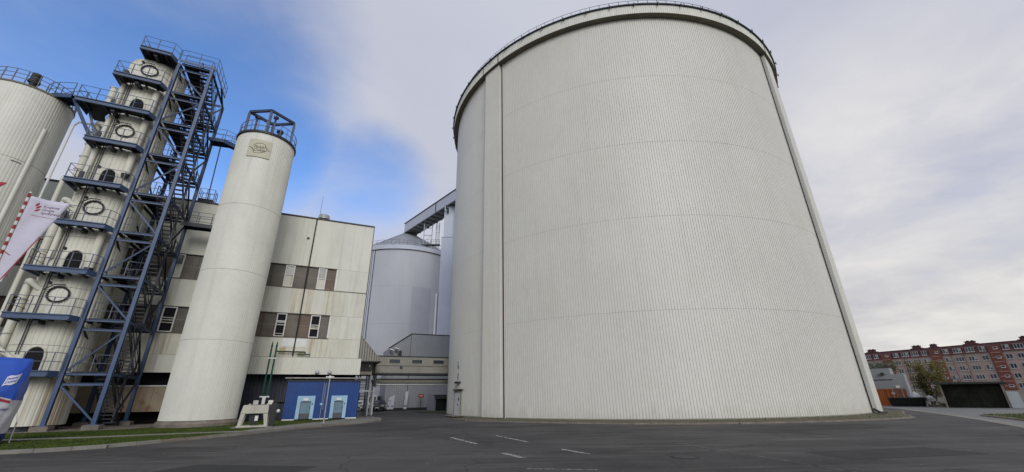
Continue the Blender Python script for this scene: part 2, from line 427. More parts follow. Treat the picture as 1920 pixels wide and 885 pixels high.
    def prism_v(s, pts, v0, v1):
        """polygon given in (u, z), extruded from v0 to v1"""
        n = len(pts)
        vs = [(p[0], v0, p[1]) for p in pts] + [(p[0], v1, p[1]) for p in pts]
        fs = [tuple(range(n)), tuple(reversed(range(n, 2 * n)))]
        fs += [(i, n + i, n + (i + 1) % n, (i + 1) % n) for i in range(n)]
        return s.add(vs, fs)
    def mesh(s, name, m, off=(0, 0), smooth=False):
        me = bpy.data.meshes.new(name)
        me.from_pydata([(x - off[0], y - off[1], z) for x, y, z in s.v], [], s.f)
        me.update()
        if m: me.materials.append(m)
        if smooth: me.shade_smooth()
        return me
    def build(s, name, m, parent=None, smooth=False, label=None, cat=None, kind=None, group=None, frame=None):
        off = off_of(parent)
        o = bpy.data.objects.new(name, s.mesh(name, m, off, smooth))
        COL.objects.link(o)
        if parent: o.parent = parent
        if label: o['label'] = label
        if cat: o['category'] = cat
        if kind: o['kind'] = kind
        if group: o['group'] = group
        return o

def recalc(o):
    bm = bmesh.new(); bm.from_mesh(o.data); bmesh.ops.recalc_face_normals(bm, faces=bm.faces); bm.to_mesh(o.data); bm.free(); return o
def bevel(o, w=0.02, seg=2):
    m = o.modifiers.new('bevel', 'BEVEL'); m.width = w; m.segments = seg; m.limit_method = 'ANGLE'; return o
def piece(name, me, parent, loc, rz=0.0, scale=None, rot=None):
    """one more instance of a shared mesh as a part of parent; loc in the thing's frame"""
    off = off_of(parent)
    o = bpy.data.objects.new(name, me); COL.objects.link(o)
    o.parent = parent
    o.location = (loc[0] - off[0], loc[1] - off[1], loc[2])
    o.rotation_euler = rot if rot else (0, 0, rz)
    if scale: o.scale = scale
    return o
POST = {}
def post_mesh(h, r, m):
    k = (round(h, 3), r, m.name)
    if k not in POST: POST[k] = MB().box(-r, r, -r, r, 0, h).mesh('railing_post', m)
    return POST[k]
def railing(parent, pts, h=1.1, sp=1.3, m=None, r=0.022, closed=False, mids=(0.5,), name='railing', toe=0.0):
    """handrail and knee rails as one part, each post a sub-part"""
    m = m or RAILM
    pts = [Vector(p) for p in pts]
    mb = MB()
    for f in (1.0,) + tuple(mids):
        mb.tube([p + Vector((0, 0, h * f)) for p in pts], r, 5, closed=closed)
    if toe:
        for a, b in zip(pts, pts[1:]): mb.bar(a + Vector((0, 0, toe / 2 + .01)), b + Vector((0, 0, toe / 2 + .01)), 0.012, toe)
    rail = mb.build(name, m, parent)
    pm = post_mesh(h, r * 1.1, m)
    seg = list(zip(pts, pts[1:])) + ([(pts[-1], pts[0])] if closed else [])
    for i, (a, b) in enumerate(seg):
        n = max(1, round((b - a).length / sp))
        for k in range(n): piece('railing_post', pm, rail, a.lerp(b, k / n))
    if not closed: piece('railing_post', pm, rail, pts[-1])
    return rail

def text_mesh(body, size, shear=0.0, offset=0.0, align='CENTER', space=1.0):
    c = bpy.data.curves.new('text', 'FONT'); c.body = body; c.size = size; c.shear = shear; c.offset = offset
    c.align_x = align; c.align_y = 'CENTER'; c.space_line = space; c.resolution_u = 3
    o = bpy.data.objects.new('text', c); COL.objects.link(o)
    dg = bpy.context.evaluated_depsgraph_get(); dg.update()
    me = bpy.data.meshes.new_from_object(o.evaluated_get(dg))
    vs = [tuple(v.co) for v in me.vertices]; fs = [tuple(p.vertices) for p in me.polygons]
    bpy.data.objects.remove(o); bpy.data.curves.remove(c); bpy.data.meshes.remove(me)
    return vs, fs
# ------------------------------------------------------------------ the setting: ground
def structure(name, mb, m, parent=None, kind='structure'):
    o = mb.build(name, m, parent)
    if not parent: o['kind'] = kind
    return o
ground = structure('yard_asphalt', MB().poly([(-700, -300), (700, -300), (700, 900), (-700, 900)], 0.0), ASPH)

LAWN_EDGE = [(-60.0, 8.0), (-40.0, 11.2), (-30.0, 13.4), (-22.5, 15.4), (-18.83, 16.51), (-17.6, 17.1), (-16.7, 17.9), (-16.15, 19.2), (-15.7, 20.7), (-15.0, 22.22), (-14.37, 24.24)]
PAVE_EDGE = [(-14.37, 24.24), (-14.0, 26.1), (-13.62, 27.97), (-12.95, 29.6), (-12.22, 31.2), (-11.4, 32.8), (-10.95, 34.2), (-10.85, 35.6), (-11.2, 37.1), (-12.2, 39.3), (-13.8, 41.9), (-16.0, 46.0), (-18.5, 51.5)]
PAVE_IN = [(-20.0, 52.2), (-15.8, 40.6), (-14.5, 36.9), (-14.65, 34.14), (-15.25, 31.0), (-15.58, 28.43), (-15.5, 26.4), (-15.44, 24.97)]
lawn_pts = LAWN_EDGE + [(-15.6, 24.6)] + list(reversed(PAVE_IN[1:])) + [(-16.5, 41.0), tuple(F(-4, 0.2)[:2]), tuple(F(-30, 0.2)[:2]), (-70, 25)]
lawn = structure('lawn', MB().poly(lawn_pts, 0.10), GRASSB)
pavement = structure('pavement', MB().poly(PAVE_EDGE + PAVE_IN, 0.125), PAVE)
path = structure('path', MB().poly([(-40, 16.4), (-30.0, 18.6), (-23.7, 20.7), (-20.7, 21.5), (-18.3, 22.75), (-16.2, 23.75), (-15.0, 23.6), (-14.6, 24.5), (-15.44, 25.2),
    (-16.72, 24.75), (-19.02, 23.8), (-21.65, 22.6), (-24.6, 21.75), (-30.4, 19.5), (-40.3, 17.2)], 0.118), PAVE)
slab_line = structure('footing_slab', MB().poly([tuple(F(*p)[:2]) for p in ((-27, -7.9), (-14.6, -7.4), (-13.8, -5.5), (-13.8, -0.1), (-27, -0.1))], 0.13), CONCD)

def poly_len_points(pts, step):
    out = []; acc = 0.0
    pts = [Vector((p[0], p[1], 0)) for p in pts]
    pos = 0.0; target = 0.0
    for a, b in zip(pts, pts[1:]):
        L = (b - a).length
        while target <= pos + L:
            t = (target - pos) / L
            out.append((a.lerp(b, t), math.atan2(b.y - a.y, b.x - a.x)))
            target += step
        pos += L
    return out
def kerb(name, pts, m, L=1.0, w=0.16, h=0.14, closed=False):
    base = MB()
    inner = [Vector((p[0], p[1], 0)) for p in pts]
    for a, b in zip(inner, inner[1:]): base.bar(a + Vector((0, 0, .045)), b + Vector((0, 0, .045)), w * 0.7, 0.088)
    k = base.build(name, CONCD); k['kind'] = 'structure'
    sm = MB().box(-L / 2 + .012, L / 2 - .012, -w / 2, w / 2, 0.0, h)
    me = sm.mesh('kerb_stone', m); me2 = MB().box(-L / 2 + .02, L / 2 - .015, -w / 2 + .01, w / 2, 0.0, h - .01).mesh('kerb_stone', CONCD)
    for i, (p, a) in enumerate(poly_len_points(pts, L)):
        o = piece('kerb_stone', me2 if random.random() < .3 else me, k, (p.x, p.y, random.uniform(-.012, .004)), a + random.uniform(-.012, .012))
    return k
kerb('lawn_kerb', LAWN_EDGE[2:] + PAVE_EDGE[1:11], CONC)

# grass blades
def blades(name, pts_fn, n, hgt, m, seed, z):
    rnd = random.Random(seed); vs = []; fs = []
    for i in range(n):
        p = pts_fn(rnd)
        if p is None: continue
        x, y = p; a = rnd.uniform(0, 6.28); h = hgt * rnd.uniform(.5, 1.3); w = 0.014 + rnd.random() * .016
        l = rnd.uniform(-.05, .05); b = len(vs)
        dx, dy = math.cos(a) * w, math.sin(a) * w
        vs += [(x - dx, y - dy, z), (x + dx, y + dy, z), (x + l, y - l * .6, z + h)]
        fs.append((b, b + 1, b + 2))
    mb = MB(); mb.v = vs; mb.f = fs
    o = mb.build(name, m); o['kind'] = 'stuff'; return o
def inside(poly, x, y):
    r = False; n = len(poly)
    for i in range(n):
        x1, y1 = poly[i]; x2, y2 = poly[i - 1]
        if (y1 > y) != (y2 > y) and x < (x2 - x1) * (y - y1) / (y2 - y1) + x1: r = not r
    return r
PATHP = [(v.co.x, v.co.y) for v in path.data.vertices]
SLABP = [(v.co.x, v.co.y) for v in slab_line.data.vertices]
def lawn_pt(r):
    x, y = r.uniform(-38, -13.5), r.uniform(14, 42)
    if r.random() < .55: y = r.uniform(14, 28)
    if not inside(lawn_pts, x, y) or inside(PATHP, x, y) or inside(SLABP, x, y): return None
    return x, y
g = blades('grass', lawn_pt, 230000, 0.055, BLADE, 3, 0.098)
g['label'] = 'short mown green grass of the lawn in front of the tall white tower'; g['category'] = 'grass'

# verge at the foot of the great silo
SC = (14.11, 51.43); SR = 21.83
VERGE_OUT = [(-5.39, 37.09), (-3.94, 34.4), (-1.36, 31.99), (1.26, 30.2), (3.92, 28.6), (7.49, 27.1), (10.41, 26.4), (13.6, 26.1), (16.9, 26.4), (20.0, 27.0), (22.44, 27.7), (24.66, 28.4), (26.2, 29.3), (27.3, 30.6), (28.6, 32.6), (31.0, 35.2), (33.4, 38.0)]
arc = [(SC[0] + (SR - .3) * math.cos(R_(a)), SC[1] + (SR - .3) * math.sin(R_(a))) for a in range(-36, -146, -3)]
verge_pts = VERGE_OUT + arc
structure('silo_verge', MB().poly(verge_pts, 0.085), DRYG)
kerb('silo_kerb', VERGE_OUT, CONCD, 1.0, 0.15, 0.095)
def verge_pt(r):
    x, y = r.uniform(-5, 30), r.uniform(26, 40)
    if not inside(verge_pts, x, y): return None
    if r.random() < .5 and x < 16: return None
    return x, y
g = blades('verge_grass', verge_pt, 6000, 0.05, BLADE, 5, 0.083)
g['label'] = 'sparse yellowing grass along the foot of the great silo'; g['category'] = 'grass'

# lighter road, edging and verge on the right
structure('concrete_road', MB().poly([(24.5, 21.54), (27.8, 26.22), (30.4, 30.5), (33.17, 34.8), (37.42, 42.06), (42, 52), (52, 62), (80, 60), (75, 20), (40, 5), (22, 5)], 0.004), ROADC)
edge = [(16.5, 10.0), (20.5, 16.0), (24.5, 21.54), (27.8, 26.22), (30.4, 30.3), (33.17, 34.6), (35.3, 38.4), (37.42, 42.06)]
em = MB()
for a, b in zip(edge, edge[1:]): em.bar((a[0], a[1], .01), (b[0], b[1], .01), .62, .014)
structure('road_edging', em, CONC)
verge2 = [(28.3, 24.4), (31.9, 30.2), (33.2, 31.4), (36, 31.2), (48, 30), (60, 22), (50, 8), (30, 10), (24, 17)]
structure('right_verge', MB().poly(verge2, 0.07), DRYG)
kerb('right_kerb', [(24.0, 17.0), (28.3, 24.4), (31.9, 30.2), (33.2, 31.4), (36, 31.2), (48, 30)], CONC, 1.0, .15, .10)
def v2_pt(r):
    x, y = r.uniform(26, 48), r.uniform(18, 31)
    return (x, y) if inside(verge2, x, y) else None
g = blades('right_verge_grass', v2_pt, 16000, 0.07, BLADE, 8, 0.068)
g['label'] = 'yellowing grass of the small verge at the right edge'; g['category'] = 'grass'

# worn paint dashes
def worn_dash(a, b, w, seed):
    r = random.Random(seed); a, b = Vector((*a, 0)), Vector((*b, 0)); d = (b - a); n = 22
    s = Vector((-d.y, d.x, 0)).normalized() * w / 2; mb = MB()
    for i in range(n):
        for j in range(3):
            if r.random() < .24: continue
            t0, t1 = i / n, (i + 1) / n; f0, f1 = -1 + 2 * j / 3, -1 + 2 * (j + 1) / 3
            jt = lambda: r.uniform(-.035, .035)
            P = [a + d * t0 + s * f0, a + d * t1 + s * f0, a + d * t1 + s * f1, a + d * t0 + s * f1]
            mb.add([(p.x + jt(), p.y + jt(), 0.0045) for p in P], [(0, 1, 2, 3)])
    return mb
for i, (a, b, w) in enumerate([((-2.95, 20.5), (-1.52, 17.6), .15), ((-0.9, 21.1), (0.53, 17.9), .11), ((-0.40, 14.72), (0.24, 13.55), .17), ((1.60, 15.47), (2.28, 14.18), .14)]):
    worn_dash(a, b, w, i + 3).build('road_marking', MARK, ground)
worn_dash((6.1, 16.9), (7.9, 9.5), .045, 31).build('pavement_joint', PAVE, ground)
worn_dash((0.3, 11.6), (2.0, 11.3), .05, 33).build('road_marking', MARK, ground)

PATCHM = mat('patch_asphalt', (.027, .026, .0255), .85, .2, 1.2, fine=.25, fine_scale=40)
for (mx_, my_, r_, lab) in ((4.9, 13.2, .30, 'round dark iron manhole cover in the asphalt at the bottom centre right'),):
    mc = thing('manhole_cover', lab, 'manhole cover', (mx_, my_), 'W')
    MB().lathe([(.01, .012), (r_, .012), (r_, .0)], (mx_, my_), 28).build('lid', mat('cast_iron', (.030, .028, .026), .6, .3, 8, bump=.5, bscale=40), mc)
    MB().lathe([(r_ + .012, .0), (r_ + .012, .009), (r_ + .09, .009), (r_ + .10, .0)], (mx_, my_), 28).build('collar', PATCHM, mc)
for q in ([(9.0, 12.3), (13.4, 12.9), (13.1, 14.6), (8.8, 13.9)], [(-9.5, 12.0), (-5.6, 11.4), (-5.4, 12.5), (-9.2, 13.2)], [(13.0, 21.0), (18.5, 21.9), (18.3, 22.8), (12.9, 21.9)]):
    MB().poly(q, .004).build('asphalt_patch', PATCHM, ground)
rr_ = random.Random(77); lm = MB()
for i in range(420):
    d = rr_.uniform(8, 30); a = R_(rr_.uniform(-50, 50)); x_, y_ = d * math.sin(a), d * math.cos(a); s_ = rr_.uniform(.012, .035)
    t_ = rr_.uniform(0, 6.28)
    lm.add([(x_ + s_ * math.cos(t_), y_ + s_ * math.sin(t_), .006), (x_ - s_ * math.sin(t_) * .6, y_ + s_ * math.cos(t_) * .6, .014), (x_ - s_ * math.cos(t_), y_ - s_ * math.sin(t_), .006), (x_ + s_ * math.sin(t_) * .6, y_ - s_ * math.cos(t_) * .6, .008)], [(0, 1, 2, 3)])
lt_ = lm.build('litter', mat('pale_grit', (.24, .21, .16), .9, .4, 3)); lt_['kind'] = 'stuff'; lt_['label'] = 'scattered grit and dry leaf bits on the asphalt yard'; lt_['category'] = 'litter'

# ------------------------------------------------------------------ the great silo
silo = thing('sugar_silo', 'huge round cream ribbed silo with overhanging rim, filling the right half', 'silo', SC, 'W')
cuts = [0.14, 7.5, 15.1, 22.2, 29.5, 36.86]
for z0, z1 in zip(cuts, cuts[1:]):
    MB().corr_ring(SC, SR, z0 + .004, z1 - .006, 0, 360, 640, 0.046, lip=.005, wide=.58).build('wall_course', CREAM, silo)
MB().lathe([(SR - .075, 0.0), (SR - .075, 36.8)], SC, 128).build('backing', SOFFIT, silo)
MB().lathe([(SR - .05, 0.0), (SR + .05, 0.0), (SR + .05, 0.13), (SR + .03, .155), (SR - .05, .155)], SC, 256).build('base_trim', BEIGE, silo)
for a0, a1 in ((-139.7, -133.6), (-49.7, -42.4)):
    p = MB().corr_ring(SC, SR + .34, 0.12, 36.85, a0, a1, 14, 0.04).build('pilaster', CREAM, silo)
    q = MB()
    for a in (a0, a1):
        t = R_(a); c_, s_ = math.cos(t), math.sin(t)
        q.add([(SC[0] + (SR - .05) * c_, SC[1] + (SR - .05) * s_, .12), (SC[0] + (SR + .345) * c_, SC[1] + (SR + .345) * s_, .12),
               (SC[0] + (SR + .345) * c_, SC[1] + (SR + .345) * s_, 36.85), (SC[0] + (SR - .05) * c_, SC[1] + (SR - .05) * s_, 36.85)], [(0, 1, 2, 3)])
    q.build('pilaster_side', CREAM, silo)
def on_silo(a, r, z): return (SC[0] + r * math.cos(R_(a)), SC[1] + r * math.sin(R_(a)), z)
MB().bar(on_silo(-139.9, SR + .03, .1), on_silo(-139.9, SR + .03, 36.85), .06, .10, up=(math.cos(R_(-139.9)), math.sin(R_(-139.9)), 0)).build('dark_joint', DARK, silo)
for a in (-133.15, -50.15):
    MB().bar(on_silo(a, SR + .03, .1), on_silo(a, SR + .03, 36.85), .085, .10, up=(math.cos(R_(a)), math.sin(R_(a)), 0)).build('dark_joint', DARK, silo)
    MB().tube([on_silo(a + (.42 if a < -90 else -.5), SR + .1, .05), on_silo(a + (.42 if a < -90 else -.5), SR + .08, 36.85)], .035, 8).build('downpipe', CREAM if a < -90 else GREENRING, silo)
MB().tube([on_silo(-50.1, SR + .12, .4), on_silo(-50.1, SR + .5, .14), on_silo(-49.6, SR + .85, .14)], .08, 8).build('drain_spout', DARK, silo)
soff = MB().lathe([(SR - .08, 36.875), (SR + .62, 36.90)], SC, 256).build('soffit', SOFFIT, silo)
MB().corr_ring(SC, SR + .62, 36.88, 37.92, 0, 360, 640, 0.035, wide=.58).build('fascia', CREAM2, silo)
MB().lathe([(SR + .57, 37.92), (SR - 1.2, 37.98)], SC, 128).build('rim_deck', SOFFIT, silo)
MB().lathe([(SR - 1.2, 37.97), (0.01, 43.5)], SC, 64).build('roof', GREYSILO, silo)
MB().tube([on_silo(a * 2, SR + .68, 38.02) for a in range(180)], .11, 8, closed=True).build('ring_pipe', GREENRING, silo)
bm_ = MB().bar((0, 0, 0), (.40, 0, -.12), .09, .09).bar((.38, 0, -.3), (.38, 0, .10), .07, .07).mesh('pipe_bracket', BLACK)
for i in range(60):
    a = i * 6 + 2.0
    piece('pipe_bracket', bm_, silo, on_silo(a, SR + .5, 37.95), R_(a))
railing(silo, [on_silo(a * 2.5, SR + .35, 37.96) for a in range(144)], 1.0, .95, RAILM, .022, closed=True)
# rim splice marks over the pilasters
for a in (-139.9, -133.2, -50.0, -42.2):
    MB().bar(on_silo(a, SR + .645, 36.86), on_silo(a, SR + .645, 37.95), .10, .03, up=(math.cos(R_(a)), math.sin(R_(a)), 0)).build('splice', SOFFIT, silo)
# door at the left foot
def silo_quad(mb, a0, a1, r, z0, z1, t=.05):
    n = 4; 
    for i in range(n):
        b0, b1 = a0 + (a1 - a0) * i / n, a0 + (a1 - a0) * (i + 1) / n
        mb.add([on_silo(b0, r, z0), on_silo(b1, r, z0), on_silo(b1, r, z1), on_silo(b0, r, z1), on_silo(b0, r - t, z0), on_silo(b1, r - t, z0), on_silo(b1, r - t, z1), on_silo(b0, r - t, z1)],
               [(0, 1, 2, 3), (7, 6, 5, 4), (3, 2, 6, 7), (0, 4, 5, 1), (1, 5, 6, 2), (0, 3, 7, 4)])
    return mb
door = silo_quad(MB(), -155.6, -151.2, SR + .09, .12, 2.14, .12).build('door', WHITE, silo, label='white steel door with small dark notices')
fr = MB()
silo_quad(fr, -156.0, -155.6, SR + .12, .1, 2.24, .16); silo_quad(fr, -151.2, -150.8, SR + .12, .1, 2.24, .16); silo_quad(fr, -155.6, -151.2, SR + .12, 2.145, 2.24, .16)
fr.build('frame', BEIGE, door)
silo_quad(MB(), -152.7, -152.0, SR + .105, 1.42, 1.66, .02).build('notice', INK, door)
silo_quad(MB(), -153.05, -152.8, SR + .13, .98, 1.12, .05).build('handle', BLACK, door)
silo_quad(MB(), -156.4, -150.0, SR + .22, 2.32, 2.44, .25).build('door_canopy', INFILL, silo)
silo_quad(MB(), -154.6, -152.0, SR + .3, 2.95, 3.12, .32).build('door_lamp', DARK, silo)
cab = MB()
for z0, z1, da in ((3.3, 3.9, 0), (4.3, 4.6, .3), (4.45, 5.0, -.3)): silo_quad(cab, -154.0 + da, -153.75 + da, SR + .05, z0, z1, .06)
cab.build('cable_box', RAILM, silo)
structure('door_step', MB().poly([on_silo(-156.5, SR + .05, 0)[:2], on_silo(-156.5, SR + 1.2, 0)[:2], on_silo(-149, SR + 1.2, 0)[:2], on_silo(-149, SR + .05, 0)[:2]], .09, .118), CONCD)
# ------------------------------------------------------------------ the long factory building
fac = thing('factory_building', 'cream panelled factory building with two bands of brown windows and black roof trim', 'building', (-0.66, 0))
UL, UR = -30.5, -0.66
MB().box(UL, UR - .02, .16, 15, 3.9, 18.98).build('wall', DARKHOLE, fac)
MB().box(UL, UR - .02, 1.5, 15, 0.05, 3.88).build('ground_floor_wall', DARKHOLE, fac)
MB().box(UR - .018, UR, .12, 15, 0.05, 19.0).build('side_wall', PANEL, fac)
MB().box(UL, UR, .16, 15, 18.985, 19.06).build('roof', SOFFIT, fac)
MB().box(UL, UR + .06, -.06, .3, 19.05, 19.19).build('roof_trim', BLACK, fac)
MB().box(UR + .004, UR + .06, -.06, .10, 3.9, 19.045).build('corner_trim', BLACK, fac)
wins_hi = [(-25.7, -24.9), (-22.8, -22.0), (-19.9, -19.1), (-17.0, -16.2), (-14.1, -13.3), (-11.2, -10.4), (-8.27, -7.45), (-5.38, -4.61)]
wins_lo = [(-25.4, -24.6), (-22.5, -21.7), (-19.6, -18.8), (-16.64, -15.67), (-13.9, -13.1), (-11.1, -10.3), (-8.2, -7.38), (-5.35, -4.51)]
pw = 0.955
def panels(u0, u1, z0, z1, w=pw):
    n = max(1, round((u1 - u0) / w)); w = (u1 - u0) / n
    for i in range(n):
        a = u0 + i * w; d = random.uniform(0, .012)
        m = random.choices((PANEL, PANEL_B, PANEL_C), (8, 3, 2) if z1 - z0 > 3 else (4, 2, 7))[0]
        MB().box(a + .003, a + w - .003, -.0 + d*.5, .13, z0 + .008, z1 - .008).build('panel', m, fac)
panels(UL, UR, 13.93, 19.03, 1.9)
panels(UL, UR, 9.24, 11.69)
panels(UL, UR, 5.32, 7.06)
panels(-3.74, UR, 7.06, 9.24)
panels(-3.74, UR, 11.70, 13.93, 1.55)
panels(UL, -13.2, 3.9, 5.32)
for q in range(15): MB().box(UL + q * 1.233 + .006, UL + (q + 1) * 1.233 - .006, .03 + random.random() * .02, 1.45, 1.0, 2.85).build('stained_panel', RUSTY, fac)
MB().box(UL, UR, -.045, -.002, 11.675, 11.735).build('ledge', INFILL, fac)
MB().box(UL, -3.6, -.055, -.002, 7.03, 7.10).build('ledge', INFILL, fac)
MB().box(UL, -3.7, -.05, -.002, 9.22, 9.285).build('ledge', INFILL, fac)
MB().box(UL, -3.7, -.05, -.002, 13.9, 13.965).build('ledge', INFILL, fac)
MB().box(UL, -12, -.03, 0.0, 2.85, 2.93).build('ledge', WHITE, fac)
RAILBR = mat('faded_brown_rail', (0.20, 0.185, 0.15), 0.6, 0.1)
def band(wins, z0, z1, seed):
    r = random.Random(seed); x = UL
    for (a, b) in wins + [(-3.72, -3.70)]:
        if a - x > .05:
            n = max(1, round((a - x) / 1.05)); w = (a - x) / n
            for i in range(n):
                m = r.choice((INFILL, INFILL, INFILL2))
                p = MB().box(x + i * w + .012, x + (i + 1) * w - .012, (.09 + r.random() * .02), .155, z0 + .03, z1 - .03).build('infill_panel', m, fac)
                MB().box(x + i * w + .014, x + (i + 1) * w - .014, .08, .086, z0 + (z1 - z0) * .49, z0 + (z1 - z0) * .515).build('infill_rail', RAILBR, p)
        if b > -3.71: break
        fr = MB().box(a, a + .085, -.02, .10, z0 + .02, z1 - .02).box(b - .085, b, -.02, .10, z0 + .02, z1 - .02)
        fr.box(a + .086, b - .086, -.015, .10, z1 - .10, z1 - .021).box(a + .086, b - .086, -.015, .10, z0 + .021, z0 + .09)
        zm = z0 + (z1 - z0) * r.uniform(.46, .56); fr.box(a + .086, b - .086, -.015, .10, zm - .03, zm + .03)
        w = fr.build('window', WHITE, fac)
        if r.random() < .62:
            # half open sashes, dark inside
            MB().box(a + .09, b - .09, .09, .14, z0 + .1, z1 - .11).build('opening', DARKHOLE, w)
            for _ in range(3):
                zz = r.uniform(z0 + .2, z1 - .5)
                MB().box(a + .09, b - .09, -.05, .02, zz, zz + r.uniform(.03, .22)).build('sash', r.choice((WHITE, INFILL, PANEL_C)), w)
        else:
            MB().box(a + .09, b - .09, .06, .085, zm + .035, z1 - .11).build('pane', GLASSG, w)
            MB().box(a + .09, b - .09, .06, .085, z0 + .095, zm - .035).build('pane', PANEL_C, w)
        x = b
band(wins_hi, 11.74, 13.90, 11)
band(wins_lo, 7.10, 9.22, 6)
MB().box(-3.70, -3.60, -.02, .05, 7.11, 9.21).build('frame_post', WHITE, fac)
MB().box(-3.70, -3.60, -.02, .05, 11.74, 13.89).build('frame_post', WHITE, fac)
# lower white ribbed apron, and the dark recess under it
MB().corr_sheet(-13.1, -.45, -.30, 3.82, 5.28, .24, .03).build('ribbed_apron', PANEL_B, fac)
MB().box(-13.1, -.45, -.255, -.06, 3.84, 3.9).box(-13.1, -.45, -.26, -.07, 5.26, 5.30).build('apron_flashing', INFILL, fac)
MB().box(-.452, -.40, -.30, .1, 3.82, 5.28).build('apron_end', PANEL_B, fac)
MB().corr_sheet(-13.1, -6.0, 1.40, .1, 3.85, .30, .04).build('recess_wall', NAVYW, fac)
MB().box(-8.4, -6.4, 1.1, 1.38, 1.55, 1.68).build('recess_shelf', DARK, fac)
# black rain pipe, round vent hole, white patch
MB().tube([(-6.33, -.09, 19.1), (-6.33, -.09, 5.4)], .055, 8).build('rain_pipe', BLACK, fac)
MB().tube([(-6.83, -.012, 16.86), (-6.83, .05, 16.86)], .14, 16).build('vent_hole', BLACK, fac)
MB().box(-7.42, -5.38, -.025, -.004, 6.22, 6.98).build('white_patch', WHITE, fac)
for q in ((-7.5, -7.0, 5.6, 6.1), (-5.9, -5.5, 5.5, 5.85)): MB().box(q[0], q[1], -.012, -.003, q[2], q[3]).build('ochre_patch', mat('ochre_patch', (0.46, 0.40, 0.22), .7, .2, 3), fac)
# triangular lean-to hood on the right flank
hood = MB()
for i in range(9):
    a0, a1 = -.60 + i * .24, -.60 + i * .24 + .17
    zt = lambda u: 7.46 - (u + .68) * (2.32 / 2.16)
    hood.prism_v([(a0, 5.12), (a1, 5.12), (a1, zt(a1)), (a0, zt(a0))], -.03, .20)
    hood.prism_v([(a1, 5.12), (a1 + .07, 5.12), (a1 + .07, zt(a1 + .07)), (a1, zt(a1))], .20, .23)
recalc(hood.build('hood_sheet', BEIGE, fac))
MB().prism_v([(-.62, 7.40), (1.50, 5.12), (1.52, 5.20), (-.62, 7.50)], -.05, 4.5).build('hood_roof', BEIGE, fac)
MB().box(-.6, 1.52, -.05, 4.4, 5.02, 5.11).build('hood_beam', BLACK, fac)
MB().box(-.40, .75, .10, 3.0, 3.86, 4.12).build('landing', CONCD, fac)
for i in range(7): MB().box(-.38 + i * .18, -.35 + i * .18, .12, .15, 4.125, 5.01).build('landing_bar', DARK, fac)
MB().box(-.40, .75, 2.9, 3.0, 4.125, 5.01).build('landing_back', BEIGE, fac)
# roof ventilator and aerial
vent = thing('roof_ventilator', 'squat metal roof ventilator beside the aerial on the factory roof', 'ventilator', (-5.75, .9))
MB().lathe([(.01, 19.06), (.52, 19.06), (.52, 19.45), (.01, 19.45)], (-5.75, .9), 24).build('base', DARK, vent)
MB().lathe([(.44, 19.45), (.62, 19.46), (.62, 19.52), (.50, 19.95), (.40, 20.0), (.01, 20.02)], (-5.75, .9), 24).build('cowl', GALV, vent)
aer = MB().tube([(-6.2, 1.1, 19.06), (-6.2, 1.1, 22.3)], [.03, .014], 6)
t = thing('aerial', 'thin upright aerial rod on the factory roof', 'aerial', (-6.2, 1.1)); aer.build('rod', RAILM, t); MB().box(-6.3, -6.1, 1.0, 1.2, 19.06, 19.16).build('foot', DARK, t)

# ------------------------------------------------------------------ white process tower
TC = (-20.68, -4.38); TR = 1.95
tow = thing('process_tower', 'tall slim cream process tower with arched openings and ringed manholes', 'tower', TC)
LV = [3.44, 6.87, 9.94, 13.28, 16.46, 19.96, 23.07, 26.08, 29.14]
tcuts = [.42, 5.2, 9.0, 12.6, 16.0, 19.4, 22.6, 25.6, 28.72]
for i, (z0, z1) in enumerate(zip(tcuts, tcuts[1:])):
    if i: MB().corr_ring(TC, TR, z0 + .01, z1 - .012, 0, 360, 46, .022, lip=.006).build('wall_course', TOWERW, tow)
    else:
        MB().corr_ring(TC, TR, z0 + .01, z1 - .012, -372, -54, 42, .022, lip=.006).build('wall_course', TOWERW, tow)
        MB().corr_ring(TC, TR, 3.2, z1 - .012, -54, -12, 6, .022, lip=.006).build('wall_course', TOWERW, tow)
        MB().corr_ring(TC, TR, z0 + .01, 3.19, -54, -12, 6, .022, lip=.006).build('wall_course', RUSTL, tow, label='rust-stained strip at the foot of the slim tower')
MB().lathe([(TR - .04, .4), (TR - .04, 28.70)], TC, 48).build('backing', SOFFIT, tow)
MB().lathe([(TR + .01, 28.70), (TR - .03, 28.82), (TR - .16, 28.92), (TR * .6, 29.02), (.01, 29.08)], TC, 48).build('dome', TOWERW, tow, smooth=True)
MB().lathe([(TR - .25, .13), (TR - .25, .42), (0.01, .42)], TC, 32).build('plinth', DARK, tow)
def on_t(a, r, z): return (TC[0] + r * math.cos(R_(a)), TC[1] + r * math.sin(R_(a)), z)
def t_patch(a0, a1, r, zf0, zf1, n=12):
    """curved patch; zf give bottom and top at fraction t"""
    mb = MB(); vs = []
    for i in range(n + 1):
        t = i / n; a = a0 + (a1 - a0) * t
        vs += [on_t(a, r, zf0(t)), on_t(a, r, zf1(t))]
    fs = [(2 * i, 2 * i + 2, 2 * i + 3, 2 * i + 1) for i in range(n)]
    return mb.add(vs, fs)
AC = -85.0
for z in (LV[0], LV[2], LV[4], LV[6]):
    zc = z + 1.15
    top = lambda t, zc=zc: zc + .55 * math.sqrt(max(0, 1 - (2 * t - 1) ** 2)) ** .9 - .1
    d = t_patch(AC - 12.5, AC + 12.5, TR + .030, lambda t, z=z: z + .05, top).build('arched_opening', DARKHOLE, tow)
    rim = []
    for i in range(17):
        t = i / 16; rim.append(on_t(AC - 13.5 + 27 * t, TR + .05, zc + .62 * math.sqrt(max(0, 1 - (2 * t - 1) ** 2)) ** .9 - .1))
    rim = [on_t(AC - 13.5, TR + .05, z + .05)] + rim + [on_t(AC + 13.5, TR + .05, z + .05)]
    MB().tube(rim, .06, 6).build('arch_rim', TOWERW, d)
